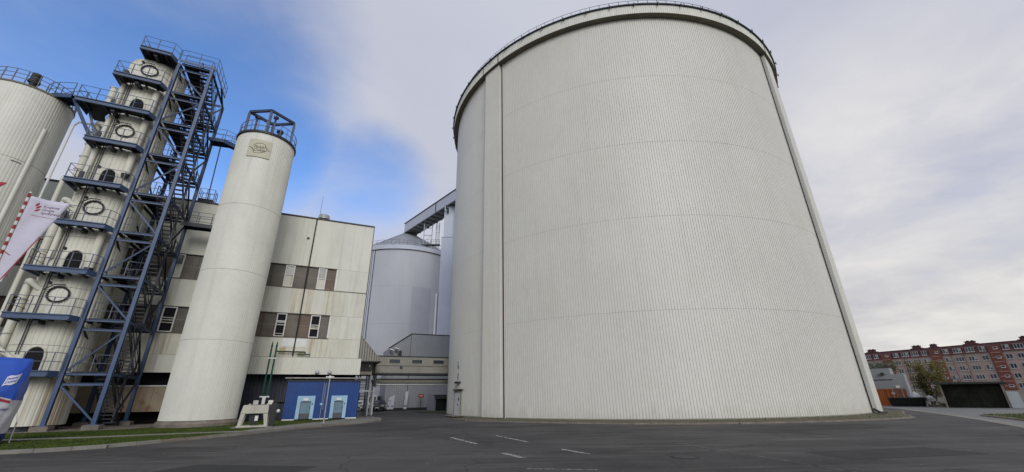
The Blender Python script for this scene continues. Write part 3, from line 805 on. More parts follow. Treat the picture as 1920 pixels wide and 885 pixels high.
for z in (LV[1], LV[3], LV[5], LV[7]):
    zc = z + 1.6
    rg = [on_t(AC - 2 + 15.0 * math.cos(R_(q * 15)), TR + .07, zc + .50 * math.sin(R_(q * 15))) for q in range(24)]
    mh = MB().tube(rg, .052, 6, closed=True).build('manhole', BLACK, tow)
    bolts = MB()
    for q in range(24):
        p = on_t(AC - 2 + 16.2 * math.cos(R_(q * 15)), TR + .10, zc + .54 * math.sin(R_(q * 15)))
        bolts.box(p[0] - .028, p[0] + .028, p[1] - .03, p[1] + .03, p[2] - .028, p[2] + .028)
    bolts.build('bolts', BLACK, mh)['kind'] = 'stuff'
    MB().tube([on_t(AC - 24, TR + .16, zc + .25), on_t(AC - 10, TR + .2, zc + .62), on_t(AC + 4, TR + .16, zc + .66)], .035, 6).build('davit_arm', BLACK, mh)
    MB().tube([on_t(AC - 20, TR + .0, zc + .75), on_t(AC - 20, TR + .14, zc + .75)], .09, 10).build('sight_port', BLACK, tow)
for z in (LV[2], LV[4]):
    MB().tube([on_t(AC - 20, TR + .0, z + 1.75), on_t(AC - 20, TR + .12, z + 1.75)], .10, 10).build('sight_port', BLACK, tow)
# ducts and pipes on the left and right flanks
def duct(pts, r, m=TOWERW, name='duct', n=14):
    return MB().tube(pts, r, n).build(name, m, tow, smooth=False)
for z0, z1 in ((1.2, LV[2] - .5), (LV[2] + .15, LV[4] - .9), (LV[4] + .2, LV[6] - .8), (LV[6] + .2, LV[7] - .2)):
    duct([on_t(-152, TR + .26, z0), on_t(-152, TR + .26, z1)], .22)
    if z1 < 25: duct([on_t(-150, TR + .28, z1 - .05), on_t(-138, TR + .2, z1 - .2), on_t(-124, TR - .1, z1 - .65)], [.22, .2, .15], name='duct_elbow')
    zz = z0 + .3
    while zz < z1: MB().lathe([(.242, zz), (.26, zz), (.26, zz + .05), (.242, zz + .05)], on_t(-152, TR + .30, 0)[:2], 14).build('duct_band', GALV, tow); zz += 1.1
for z0, z1 in ((LV[4] + .2, LV[5] - .3), (LV[5] + .1, LV[6] - .5), (LV[6] + .3, LV[7] - .2), (LV[2] + 1.0, LV[3] - .1)):
    duct([on_t(-122, TR + .2, z0), on_t(-122, TR + .2, z1)], .16)
duct([on_t(-165, TR + .85, .2), on_t(-165, TR + .85, LV[4] + 1)], .15, name='pipe')
duct([on_t(-160, TR + 1.5, 9.2), on_t(-160, TR + 1.5, 21.6), on_t(-158, TR + 1.3, 22.0), on_t(-150, TR, 22.1)], .07, WHITE, name='pipe')
duct([on_t(-150, TR + 1.0, 5.9), on_t(-132, TR + .6, 5.0), on_t(-112, TR + .1, 4.3)], .13, name='pipe')
for z0, z1 in ((LV[5] - 2.0, LV[5] - .2), (LV[5] + .4, LV[6] - .2), (LV[6] + .3, LV[7] - .2), (LV[2] + .5, LV[3])):
    duct([on_t(-60, TR + .16, z0), on_t(-60, TR + .16, z1)], .24)
    MB().lathe([(.01, z0 - .35), (.2, z0 - .3), (.27, z0), (.01, z0)], on_t(-60, TR + .16, 0)[:2], 12).build('duct_end', DARK, tow)
for a in (-108, -112.5):
    MB().tube([on_t(a, TR + .08, 4.6), on_t(a, TR + .08, 26.3)], .028, 5).build('cable_conduit', DARK, tow)
for z in LV[3:8]:
    MB().box(*[f for p in zip(on_t(-128, TR + .25, 0)[:2], on_t(-118, TR + .45, 0)[:2]) for f in sorted(p)], z + .5, z + 1.1).build('switch_box', DARK, tow)

# ------------------------------------------------------------------ blue stair tower
ST = thing('stair_tower', 'blue-grey steel stair tower with zigzag flights and platforms round the slim white tower', 'stair tower', (-17.7, -3.8))
cu1, cu2, cv1, cv2 = -18.85, -16.50, -6.40, -1.20
for (u, v) in ((cu1, cv1), (cu2, cv1), (cu2, cv2), (cu1, cv2)):
    MB().ibeam((u, v, .46), (u, v, 29.1), .22, .25, .03).build('column', STEELB, ST)
    f = MB().box(u - .42, u + .42, v - .42, v + .42, .1, .40).build('footing', CONCD, ST); bevel(f, .03)
    MB().box(u - .24, u + .24, v - .24, v + .24, .401, .46).build('base_plate', STEELB, ST)
for k, z in enumerate(LV):
    for (p, q) in (((cu1 + .17, cv1, z), (cu2 - .17, cv1, z)), ((cu1 + .17, cv1, z - .62), (cu2 - .17, cv1, z - .62)), ((cu1 + .17, cv2, z), (cu2 - .17, cv2, z))):
        MB().ibeam(p, q, .12, .16, .02).build('tie_beam', STEELB, ST)
    for u in (cu1, cu2):
        MB().ibeam((u, cv1 + .18, z), (u, cv2 - .18, z), .12, .18, .02).build('side_beam', STEELB if u == cu2 else STEELD, ST)
    zb = LV[k - 1] if k else .46
    a, b = ((cu1 + .1, cv1, z - .7), (cu2 - .1, cv1, zb + .15)) if (8 - k) % 2 == 0 else ((cu2 - .1, cv1, z - .7), (cu1 + .1, cv1, zb + .15))
    MB().ibeam(a, b, .09, .10, .015).build('brace', STEELB, ST)
    if k % 2 == 0: a, b = (cu2, cv2 - .1, z - .3), (cu2, cv1 + 2.6, zb + .2)
    else: a, b = (cu2, cv1 + 2.6, z - .3), (cu2, cv2 - .1, zb + .2)
    MB().bar(a, b, .10, .10).build('side_brace', STEELD, ST)
    MB().bar((cu1, cv1 + .1, z - .3), (cu1, cv2, zb + .3), .09, .09).build('side_brace', STEELD, ST)
MB().bar((cu2 + .02, -3.7, .4), (cu2 + .02, -3.7, 29.0), .13, .13).build('stair_post', STEELD, ST)
tread_me = MB().box(-.42, .42, -.13, .13, -.025, .025).box(-.42, .42, -.135, -.115, -.07, -.026).mesh('tread', STEELD)
def flight(u0, v0, z0, v1, z1):
    n = 13
    for i in range(n):
        t = (i + .5) / n
        piece('tread', tread_me, ST, (u0 + .45, v0 + (v1 - v0) * t, z0 + (z1 - z0) * t))
    for u in (u0 + .01, u0 + .89): MB().bar((u, v0, z0 - .06), (u, v1, z1 - .06), .04, .30).build('stringer', STEELD, ST)
    r = MB()
    for u in (u0 + .01, u0 + .89):
        for h in (.55, 1.05): r.tube([(u, v0, z0 + h), (u, v1, z1 + h)], .024, 5)
        for t in (0.05, .35, .65, .95): r.bar((u, v0 + (v1 - v0) * t, z0 + (z1 - z0) * t), (u, v0 + (v1 - v0) * t, z0 + (z1 - z0) * t + 1.05), .04)
    r.build('stair_rail', STEELD, ST)
zs = [.15] + LV
for k in range(len(zs) - 1):
    z0, z1 = zs[k], zs[k + 1]
    flight(-17.52, -1.95, z0 + .12, -5.75, z1 + .12)
    # long deck along the inner side, cross landings at both ends
    MB().box(-18.66, -17.60, -6.22, -1.34, z1 + .125, z1 + .16).build('deck', STEELD, ST)
    d = MB().box(-17.595, -16.66, -6.22, -5.78, z1 + .125, z1 + .16).build('landing', STEELD, ST)
    if k < 8: MB().box(-17.595, -16.66, -1.92, -1.34, z1 + .125, z1 + .16).build('landing', STEELD, ST)
    e = MB().box(-17.62, -17.58, -5.77, -1.93, z1 - .06, z1 + .12)
    for q in range(6): e.box(-18.6, -17.63, -5.9 + q * .8, -5.84 + q * .8, z1 + .0, z1 + .12)
    e.build('deck_edge', STEELD, ST)
    railing(ST, [(-18.6, -6.25, z1 + .16), (-16.66, -6.25, z1 + .16), (-16.64, -5.8, z1 + .16)], 1.05, 1.1, RAILM if k < 8 else STEELB)
    if k < 8: railing(ST, [(-16.64, -1.9, z1 + .16), (-16.64, -1.37, z1 + .16), (-18.6, -1.37, z1 + .16)], 1.05, 1.0, STEELD)
    railing(ST, [(-17.62, -5.7, z1 + .16), (-17.62, -2.0, z1 + .16)], 1.05, 1.2, STEELD)
# platforms hugging the slim tower
PLF = [(-21.9, LV[0]), (-22.3, LV[1]), (-22.3, LV[2]), (-21.8, LV[3]), (-22.3, LV[4]), (-22.2, LV[5]), (-23.6, LV[6]), (-22.2, LV[7]), (-21.3, LV[8])]
for i, (ul, z) in enumerate(PLF):
    vb = TC[1] - 1.0
    fr = MB()
    fr.box(ul, -19.2, -7.34, -7.28, z - .20, z + .16)               # channel web
    fr.box(ul, -19.2, -7.42, -7.345, z + .10, z + .16).box(ul, -19.2, -7.42, -7.345, z - .20, z - .14)
    fr.bar((-19.2, -7.33, z - .02), (cu1 - .12, -6.60, z - .02), .06, .36)
    fr.box(ul - .005, ul + .06, -7.275, vb, z - .20, z + .155)
    p = fr.build('platform', STEELB, ST)
    bm2 = MB()
    for q in range(4):
        uu = ul + .5 + q * (-19.6 - ul - .5) / 3
        bm2.box(uu - .05, uu + .05, -7.275, -6.0, z - .17, z - .05)
    bm2.box((ul - 19.2) / 2 - .12, (ul - 19.2) / 2 + .12, -7.15, -6.2, z - .42, z - .18)
    bm2.build('bearer', STEELD, p)
    # grating with the tower cut out of it
    gp = [(ul + .07, -7.27), (-19.22, -7.27), (cu1 - .18, -6.6), (cu1 - .18, -6.35)]
    arcp = []
    for a in range(-52, -181, -8):
        q = on_t(a, TR + .12, 0)
        if q[0] > ul + .07 and q[1] < vb + 1.2: arcp.append(q[:2])
    if i < 8:
        gp += arcp
        if gp[-1][0] > ul + .2: gp += [(ul + .07, arcp[-1][1])]
    else: gp += [(cu1 - .18, -5.2), (ul + .07, -5.2)]
    MB().poly(gp, z + .02, z + .06).build('grating', GRATE, p)
    railing(ST, [(ul + .04, vb, z + .16), (ul + .04, -7.31, z + .16), (-19.2, -7.31, z + .16), (cu1 - .05, -6.7, z + .16)], 1.08, 1.15, STEELB if i in (6, 7, 8) else RAILM)
# top deck over the stairs
MB().box(cu1, cu2 + .3, -6.62, -6.57, 29.22, 29.42).box(cu2 + .31, cu2 + .36, -6.62, -2.6, 29.22, 29.42).build('top_edge', STEELB, ST)
railing(ST, [(cu1, -6.6, 29.42), (cu2 + .33, -6.6, 29.42), (cu2 + .33, -2.6, 29.42), (cu1, -1.3, 29.42)], 1.1, 1.1, STEELB)
MB().bar((cu2, -1.2, 29.0), (cu2 + .3, -4.0, 29.3), .12, .14).build('brace', STEELD, ST)

# ------------------------------------------------------------------ walkways between the towers
def walkway(name, label, pts, w, m=STEELB, knee=True):
    p0 = pts[0]
    t = thing(name, label, 'walkway', (p0[0], p0[1]), group='steel walkways leaving the stair tower')
    g_, e_ = MB(), MB()
    Ls, Rs = [], []
    P = [Vector(p) for p in pts]
    for i, p in enumerate(P):
        d = (P[min(i + 1, len(P) - 1)] - P[max(i - 1, 0)]); d.z = 0; d.normalize(); s = Vector((-d.y, d.x, 0)) * w / 2
        Ls.append(p + s); Rs.append(p - s)
    for i in range(len(P) - 1):
        g_.add([Ls[i], Rs[i], Rs[i + 1], Ls[i + 1]], [(0, 1, 2, 3)])
        for q in (Ls, Rs): e_.bar(q[i] - Vector((0, 0, .12)), q[i + 1] - Vector((0, 0, .12)), .06, .34)
        for f in (.2, .5, .8): e_.bar(Ls[i].lerp(Ls[i + 1], f) - Vector((0, 0, .1)), Rs[i].lerp(Rs[i + 1], f) - Vector((0, 0, .1)), .06, .1)
    g_.build('deck', GRATE, t); e_.build('girder', m, t)
    for q in (Ls, Rs): railing(t, q, 1.08, 1.0, RAILM)
    return t
w1 = walkway('walkway', 'blue steel walkway from the slim tower to the rim of the leftmost tank', [(-23.62, -6.9, 23.25), (-24.75, -6.45, 23.3), (-25.5, -5.9, 23.3)], 1.0)
recalc(MB().bar((-23.7, -7.1, 23.0), (-22.3, -6.4, 20.4), .14, .2).bar((-23.2, -6.1, 23.0), (-22.2, -6.0, 20.6), .12, .16).build('knee_brace', STEELB, w1))
w2 = walkway('walkway', 'blue steel walkway stepping down from the stair tower to the logo silo', [(-16.5, -2.1, 24.62), (-15.0, -2.3, 24.62), (-13.1, -3.4, 23.45), (-12.4, -3.9, 23.45)], .95)
w3 = walkway('walkway', 'blue steel walkway passing behind the logo silo below the factory roof', [(-16.6, -1.8, 16.1), (-12.6, -1.8, 16.1), (-12.6, 0.0, 16.1)], .95, STEELD)
hb = thing('roof_access_box', 'small blue railed hatch platform on the factory roof beside the stair tower', 'platform', (-16.1, .8))
MB().box(-16.7, -15.5, .3, 1.3, 19.2, 19.62).build('box', STEELD, hb)
railing(hb, [(-16.7, .3, 19.6), (-15.5, .3, 19.6), (-15.5, 1.3, 19.6), (-16.7, 1.3, 19.6)], 1.05, .6, STEELB, closed=True)
MB().bar((-15.75, -.4, 19.1), (-15.6, -1.7, 24.5), .08).build('strut', STEELD, hb)
# ------------------------------------------------------------------ slim silo with the emblem
QC = (-11.23, -5.37); QR = 2.27
ss = thing('slim_silo', 'slim cream silo with a faded emblem plate and a blue frame on top', 'silo', QC)
qc = [.50, 5.77, 10.96, 16.43, 23.3]
for z0, z1 in zip(qc, qc[1:]):
    MB().corr_ring(QC, QR, z0 + .008, z1 - .010, 0, 360, 96, .016, lip=.005).build('wall_course', CREAM2, ss)
MB().lathe([(QR - .035, .45), (QR - .035, 23.3)], QC, 48).build('backing', SOFFIT, ss)
MB().lathe([(QR + .14, .08), (QR + .16, .30), (QR + .05, .46), (QR - .1, .50)], QC, 24).build('plinth', CONCD, ss)
MB().lathe([(QR + .015, 23.22), (QR + .10, 23.24), (QR + .10, 23.44), (QR + .0, 23.46)], QC, 64).build('rim', BLACK, ss)
MB().lathe([(QR + .02, 23.44), (.01, 23.75)], QC, 48).build('roof', SOFFIT, ss)
def on_q(a, r, z): return (QC[0] + r * math.cos(R_(a)), QC[1] + r * math.sin(R_(a)), z)
railing(ss, [on_q(a * 15, QR - .02, 23.44) for a in range(24)], 1.1, .62, STEELB, .025, closed=True)
FRAMEB = mat('dark_frame_blue', (0.030, 0.042, 0.075), 0.5, 0.2, 1)
FC = [(-13.1, -5.75), (-11.25, -6.75), (-9.45, -5.45), (-11.3, -4.45)]
for i in range(4):
    a, b = FC[i], FC[(i + 1) % 4]
    MB().bar((a[0], a[1], 26.3), (b[0], b[1], 26.3), .16, .24).build('frame_beam', FRAMEB, ss)
    MB().bar((a[0], a[1], 23.4), (a[0], a[1], 26.17), .19, .19).build('frame_leg', FRAMEB, ss)
for (u, v) in ((-12.5, -5.3), (-10.95, -5.9)):
    MB().bar((u, v, 24.2), (u, v, 26.4), .14, .18).bar((u - .2, v, 26.2), (u + .2, v, 26.2), .2, .25).build('hoist', STEELD, ss)
MB().bar((-12.7, -5.2, 24.5), (-11.2, -5.4, 23.85), .5, .25).build('hatch', DARK, ss)
MB().lathe([(.01, 23.6), (.18, 23.6), (.18, 24.3), (.28, 24.35), (.28, 24.55), (.01, 24.6)], (-10.3, -6.4), 12).build('valve', DARK, ss)
# emblem plate bent round the wall
def wrap(a_c, zc, r):
    return lambda x, y: on_q(a_c + math.degrees(x / QR), r, zc + y)
W = wrap(-91.5, 21.68, QR + .025)
pl = MB(); n = 14
vs = []
for i in range(n + 1):
    x = -.86 + 1.72 * i / n; vs += [W(x, -.84), W(x, .84)]
pl.add(vs, [(2 * i, 2 * i + 2, 2 * i + 3, 2 * i + 1) for i in range(n)])
plate = pl.build('emblem_plate', LOGOY, ss, label='faded yellow plate with a black script emblem')
INKF = mat('faded_black_print', (0.15, 0.13, 0.10), .7, .15, 6)
W2 = wrap(-91.5, 21.68, QR + .036)
def stroke(pts, w, taper=True, W=W2):
    mb = MB(); m = len(pts); vs = []
    for i, (x, y) in enumerate(pts):
        x0, y0 = pts[max(i - 1, 0)]; x1, y1 = pts[min(i + 1, m - 1)]
        dx, dy = x1 - x0, y1 - y0; l = math.hypot(dx, dy) or 1
        ww = w * (math.sin(math.pi * (i + .4) / (m - .2)) ** .7 if taper else 1) / 2 + .006
        vs += [W(x - dy / l * ww, y + dx / l * ww), W(x + dy / l * ww, y - dx / l * ww)]
    return mb.add(vs, [(2 * i, 2 * i + 1, 2 * i + 3, 2 * i + 2) for i in range(m - 1)])
def bez(p0, p1, p2, p3, n=14):
    return [tuple((1 - t) ** 3 * a + 3 * (1 - t) ** 2 * t * b + 3 * (1 - t) * t * t * c + t ** 3 * d for a, b, c, d in zip(p0, p1, p2, p3)) for t in [i / n for i in range(n + 1)]]
for pts, w in ((bez((-.52, .14), (-.38, .48), (0, .58), (.36, .44)), .035), (bez((.34, .46), (.42, .1), (.58, -.02), (.84, -.12)), .055),
               (bez((-.80, .10), (-.58, 0), (-.42, -.12), (-.36, -.50)), .065), (bez((-.37, -.48), (0, -.56), (.40, -.36), (.54, -.02)), .035)):
    stroke(pts, w).build('emblem_line', INKF, plate)
stroke([(-.86 + 1.72 * i / 12, -.86) for i in range(13)], .03, False).build('plate_edge', INFILL, plate)
for body, y, x in (('Polski', .11, -.05), ('Cukier', -.19, .04)):
    v_, f_ = text_mesh(body, .38, .35, .004)
    MB().add([W2(p[0] * .92 + x, p[1] + y + p[0] * .03) for p in v_], f_).build('lettering', INKF, plate)

# ------------------------------------------------------------------ tank at the left edge
KC = (-26.77, -5.56); KR = 2.34
tk = thing('storage_tank', 'cream ribbed tank at the left edge with railed rim and black vent', 'tank', KC)
kc = [.3, 6.0, 11.8, 17.4, 22.95]
for z0, z1 in zip(kc, kc[1:]):
    MB().corr_ring(KC, KR, z0 + .008, z1 - .012, 0, 360, 84, .010, lip=.005).build('wall_course', CREAM2, tk)
MB().lathe([(KR - .04, .1), (KR - .04, 22.95)], KC, 48).build('backing', SOFFIT, tk)
MB().lathe([(KR + .0, 22.93), (KR + .05, 22.94), (KR + .05, 23.06), (0.01, 23.5)], KC, 48).build('roof', SOFFIT, tk)
def on_k(a, r, z): return (KC[0] + r * math.cos(R_(a)), KC[1] + r * math.sin(R_(a)), z)
railing(tk, [on_k(a * 15, KR - .02, 23.04) for a in range(24)], 1.1, .62, RAILM, .022, closed=True, mids=(.36, .68))
MB().lathe([(.01, 23.1), (.2, 23.1), (.2, 23.5), (.33, 23.55), (.33, 23.7), (.27, 23.72), (.27, 24.3), (.01, 24.32)], (KC[0] + .75, KC[1] - 1.75), 14).build('vent', BLACK, tk)
MB().tube([on_k(-27, KR - .03, .3), on_k(-27, KR - .03, 20.3)], .13, 14).build('cable_trunk', CREAM2, tk)
MB().tube([on_k(-48, KR + .02, 17.2), on_k(-36, KR + .02, 17.2)], .03, 5).build('hook_bar', RAILM, tk)

# ------------------------------------------------------------------ blue shed
sh = thing('blue_shed', 'bright blue ribbed shed with two pale blue framed doors', 'shed', (-3.3, -2.5))
bu0, bu1 = -6.18, -.46
MB().box(bu0 + .02, bu1 - .02, -2.44, 1.2, .2, 3.12).build('body', BLUESH, sh)
x = bu0
segs = []
for a, b in ((-5.26, -3.92), (-2.66, -1.38)):
    segs.append((x, a)); x = b
segs.append((x, bu1))
for a, b in segs: MB().corr_sheet(a, b, -2.5, .22, 3.15, .165, .04).build('wall_sheet', BLUESH, sh)
for a, b in ((-5.26, -3.92), (-2.66, -1.38)):
    MB().corr_sheet(a, b, -2.5, 1.99, 3.15, .165, .028).build('wall_sheet', BLUESH, sh)
    fr = MB().box(a, a + .27, -2.62, -2.445, .2, 1.99).box(b - .27, b, -2.62, -2.445, .2, 1.99).box(a + .271, b - .271, -2.616, -2.445, 1.56, 1.988)
    d = fr.build('door', LBLUE, sh)
    MB().box(a + .275, b - .275, -2.47, -2.442, .62, 1.555).build('leaf', DOORG, d)
    MB().box(a + .275, b - .275, -2.472, -2.442, .2, .615).build('kick_plate', mat('dark_kick_plate', (.07, .075, .09), .5, .2, 3), d)
    MB().box((a + b) / 2 - .22, (a + b) / 2 + .16, -2.70, -2.618, 1.62, 1.80).build('lamp', WHITE, d)
    MB().box(b - .20, b - .13, -2.65, -2.622, 1.28, 1.42).build('key_switch', DARK, d)
    MB().box(b - .34, b - .31, -2.50, -2.473, .95, 1.15).build('handle', DARK, d)
    for zz in (.5, 1.2): MB().box(a + .277, a + .31, -2.49, -2.473, zz, zz + .12).build('hinge', DARK, d)
MB().box(bu0, -5.28, -2.53, -2.46, .14, .215).box(-3.9, -2.68, -2.53, -2.46, .14, .215).box(-1.36, bu1, -2.53, -2.46, .14, .215).build('base_strip', WHITE, sh)
MB().box(bu0 - .05, bu1 + .06, -2.6, 1.25, 3.16, 3.24).build('roof', DARK, sh)
for du in (0, .13):
    MB().tube([(-3.36 + du, -2.54, .2 if du == 0 else .9), (-3.36 + du, -2.54, 3.0)], .018, 5).build('conduit', GALV, sh)
MB().box(-3.5, -3.3, -2.6, -2.53, 1.25, 1.4).build('junction_box', LBLUE, sh)
pb = thing('roof_pipe', 'long lagged grey pipe running along the front of the blue shed roof', 'pipe', (-3.3, -2.65))
MB().tube([(-6.45, -2.66, 3.40), (-.20, -2.66, 3.40)], .065, 10).build('pipe', mat('lagging', (.27, .25, .235), .6, .3, 1.5), pb)
br = MB()
for u in (-6.1, -4.8, -3.5, -2.2, -.9): br.box(u - .02, u + .02, -2.69, -2.58, 3.25, 3.345)
br.build('bracket', DARK, pb)
for u, lab in ((-4.1, 'small black floodlight above the left shed door'), (-3.05, 'small black floodlight beside the pole top over the blue shed')):
    f = thing('floodlight', lab, 'floodlight', (u, -.4), group='floodlights on the white apron')
    MB().bar((u, -.32, 3.9), (u, -.62, 3.86), .04).bar((u - .17, -.62, 3.86), (u + .17, -.62, 3.86), .04).build('bracket', DARK, f)
    bevel(MB().box(u - .16, u + .16, -.74, -.5, 3.93, 4.12).build('housing', DARK, f), .03)
    MB().box(u - .13, u + .13, -.752, -.742, 3.95, 4.09).build('lens', LAMPG, f)
lp = thing('pole', 'slender grey pole with a small white cross head in front of the blue shed', 'pole', (-3.16, -8.0))
MB().tube([(-3.16, -8.0, .1), (-3.16, -8.0, 3.24)], [.05, .04], 8).build('shaft', GALV, lp)
MB().box(-3.46, -2.88, -8.04, -7.96, 3.24, 3.31).box(-3.24, -3.10, -8.06, -7.94, 3.20, 3.36).build('cross_head', WHITE, lp)
MB().box(-3.24, -3.08, -8.08, -7.92, .1, .16).build('foot', GALV, lp)

# ------------------------------------------------------------------ green pipes and cream hopper
gp = thing('green_pipes', 'pair of tall green pipes rising in front of the dark recess', 'pipes', (-7.75, -1.9))
for du in (0, .36):
    MB().tube([(-7.95 + du, -1.8, 1.9), (-7.95 + du, -1.8, 6.05)], .068, 10).build('riser', GREENP, gp)
    MB().lathe([(.07, 6.0), (.085, 6.02), (.03, 6.4)], (-7.95 + du, -1.8), 8).build('cap', GREENP, gp)
MB().box(-8.08, -7.46, -1.9, -1.88, 5.0, 5.08).build('clamp', WHITE, gp)
MB().tube([(-7.6, -1.7, 5.75), (-7.6, -.35, 5.75), (-5.35, -.35, 5.75), (-5.35, -.1, 5.7)], .06, 8).build('branch', BLACK, gp)
MB().tube([(-6.0, -.3, 5.55), (-4.9, -.3, 5.55)], .05, 8).build('branch', GREENP, gp)
MB().box(-8.12, -7.42, -1.92, -1.7, 1.92, 2.02).box(-7.9, -7.66, -1.92, -1.7, 1.4, 1.92).build('tee_stand', WHITE, gp)
for u in (-8.42, -7.36): MB().box(u - .05, u + .30, -1.95, -1.65, 1.38, 1.70).build('counterweight', WHITE, gp)
MB().box(-8.6, -7.0, -1.9, -1.5, 1.14, 1.37).build('base', DARK, gp)
for u in (-8.5, -7.1): MB().box(u - .06, u + .06, -1.8, -1.6, .12, 1.14).build('leg', DARK, gp)
HOPC = mat('dull_cream_paint', (0.46, 0.44, 0.365), 0.55, 0.1, 2, streak=0.4)
hp = thing('hopper_stand', 'cream steel hopper stand with splayed legs beside the blue shed', 'hopper', (-7.3, -10.6))
MB().prism_v([(-8.10, .94), (-6.60, .94), (-6.63, 1.40), (-8.02, 1.40)], -11.0, -10.9).build('front_plate', HOPC, hp)
recalc(MB().add([(-8.1, -10.895, .93), (-6.6, -10.895, .93), (-6.6, -9.9, .93), (-8.1, -9.9, .93), (-8.01, -10.895, 1.39), (-6.64, -10.895, 1.39), (-6.64, -9.9, 1.39), (-8.01, -9.9, 1.39)],
    [(0, 1, 5, 4), (1, 2, 6, 5), (2, 3, 7, 6), (3, 0, 4, 7), (3, 2, 1, 0)]).build('bin', HOPC, hp))
MB().box(-8.01, -6.64, -10.97, -9.85, 1.405, 1.43).build('lip', HOPC, hp)
for s, u0 in ((-1, -8.1), (1, -6.6)):
    for v in (-10.98, -9.95):
        MB().prism_v([(u0, .915), (u0 - s * .26, .915), (u0 - s * .10, .24), (u0 + s * .05, .24)][::s], v, v + .07).build('leg', HOPC, hp)
MB().box(-8.2, -6.5, -11.05, -10.85, .16, .235).box(-8.2, -6.5, -9.98, -9.85, .16, .235).build('sill', HOPC, hp)
MB().box(-8.45, -6.25, -11.3, -9.7, .10, .155).build('pad', CONC, hp)
MB().box(-7.6, -7.2, -10.7, -10.3, .3, .91).build('gearbox', BLACKP, hp)
MB().box(-7.3, -7.12, -10.75, -10.7, .5, .8).build('data_plate', WHITE, hp)
MB().box(-6.5, -6.2, -10.6, -10.1, .16, 1.55).build('control_cabinet', BLACKP, hp)
for u in (-7.75, -6.75): MB().tube([(u, -10.4, 1.43), (u, -10.4, 1.5)], .07, 8).build('cap', HOPC, hp)
bl = thing('bollard_lamp', 'small round white lamp in the dark gap beside the blue shed', 'lamp', (-6.45, -3.0))
MB().tube([(-6.5, -3.0, .1), (-6.5, -3.0, .75)], .025, 6).build('stem', DARK, bl)
MB().lathe([(.01, .74), (.10, .78), (.14, .88), (.10, .98), (.01, 1.02)], (-6.5, -3.0), 12).build('globe', WHITE, bl, smooth=True)

# ------------------------------------------------------------------ inflatable bag and flags on the lawn
def polar(azd, D, z=0): return (math.sin(R_(azd)) * D, math.cos(R_(azd)) * D, z)
BX, BY, _ = polar(-51.1, 29.3)
bag = bpy.data.objects.new('inflatable_bag', None); COL.objects.link(bag); bag.empty_display_size = .3
bag.location = (BX, BY, 0); bag.rotation_euler = (0, 0, R_(42)); OFF[bag.name] = (0, 0)
bag['label'] = 'big inflatable blue and white sugar bag standing on the lawn at the left edge'; bag['category'] = 'inflatable'
def bag_ring(z):
    t = (z - .12) / 3.55
    bulge = 1.0 + .10 * math.sin(math.pi * min(1, t * 1.05)) - (.05 if t < .06 else 0)
    sx = 1.08 * bulge; sy = .95 * bulge * (1 - .75 * max(0, t - .60) / .40)
    if t > .86: sx *= 1 + .05 * (t - .86) / .14
    out = []
    for i in range(48):
        a = 2 * math.pi * i / 48; c, s = math.cos(a), math.sin(a); e = .62
        w = 1 + .022 * math.sin(7 * a + z * 3) + .016 * math.sin(11 * a - z * 5)
        if t > .93: w *= 1 - .10 * ((t - .93) / .07) ** 2
        out.append((sx * w * math.copysign(abs(c) ** e, c), sy * w * math.copysign(abs(s) ** e, s), z))
    return out
def bag_band(z0, z1, n, wave=0.0):
    mb = MB(); rows = []
    for k in range(n + 1):
        z = z0 + (z1 - z0) * k / n
        rows.append(bag_ring(z))
    if wave:
        pass
    for r in rows: mb.v += r
    for k in range(n):
        for i in range(48):
            j = (i + 1) % 48; mb.f.append((k * 48 + i, k * 48 + j, (k + 1) * 48 + j, (k + 1) * 48 + i))
    return mb
bag_band(.12, .55, 4).build('bottom_band', BAGNAVY, bag, smooth=True)
bag_band(.55, 1.85, 8).build('white_band', BAGWHITE, bag, smooth=True)
b_ = bag_band(1.85, 3.60, 12); top = [len(b_.v) - 48 + i for i in range(48)]
b_.v.append((0, 0, 3.66)); c_ = len(b_.v) - 1
b_.f += [(top[i], top[(i + 1) % 48], c_) for i in range(48)]
b_.build('blue_top', BAGBLUE, bag, smooth=True)
def bag_front(x, z, lift=.02):
    r = bag_ring(z); best = None
    pts = sorted([p for p in r if p[1] < -.05], key=lambda p: p[0])
    for p, q in zip(pts, pts[1:]):
        if p[0] <= x <= q[0]:
            t = (x - p[0]) / max(1e-6, q[0] - p[0]); y = p[1] + (q[1] - p[1]) * t; return (x, y - lift, z)
    return (x, pts[-1][1] - lift if x > 0 else pts[0][1] - lift, z)
rb = MB(); vs = []; vw = []
xs = [-1.0 + 2.0 * i / 30 for i in range(31)]
for x in xs:
    zc = 1.86 + .10 * math.sin(x * 3.4 + .6); vs += [bag_front(x, zc - .05), bag_front(x, zc + .05)]; vw += [bag_front(x, zc + .052), bag_front(x, zc + .11)]
rb.add(vs, [(2 * i, 2 * i + 2, 2 * i + 3, 2 * i + 1) for i in range(30)]).build('red_wave', INKRED, bag)
MB().add(vw, [(2 * i, 2 * i + 2, 2 * i + 3, 2 * i + 1) for i in range(30)]).build('white_wave', BAGWHITE, bag)
for i, x in enumerate([-.2 + .085 * k for k in range(13)]):
    w = (.05, .03, .055, .04)[i % 4]
    MB().add([bag_front(x, .62), bag_front(x + w, .62), bag_front(x + w, 1.02), bag_front(x, 1.02)], [(0, 1, 2, 3)]).build('printed_bar', INKPUR, bag)
v_, f_ = text_mesh('Cukier', .19, .2, .003)
MB().add([bag_front(p[0] + .76, p[1] + 1.50) for p in v_], f_).build('lettering', INKPUR, bag)
tgv = [bag_front(.58 + .36 * i / 6 + .03 * j / 6, 2.40 + .14 * i / 6 + .40 * j / 6 + .03 * math.sin(i * 1.2), .03) for j in range(7) for i in range(7)]
tg = MB().add(tgv, [(j * 7 + i, j * 7 + i + 1, j * 7 + i + 8, j * 7 + i + 7) for j in range(6) for i in range(6)]).build('tag', BAGWHITE, bag)
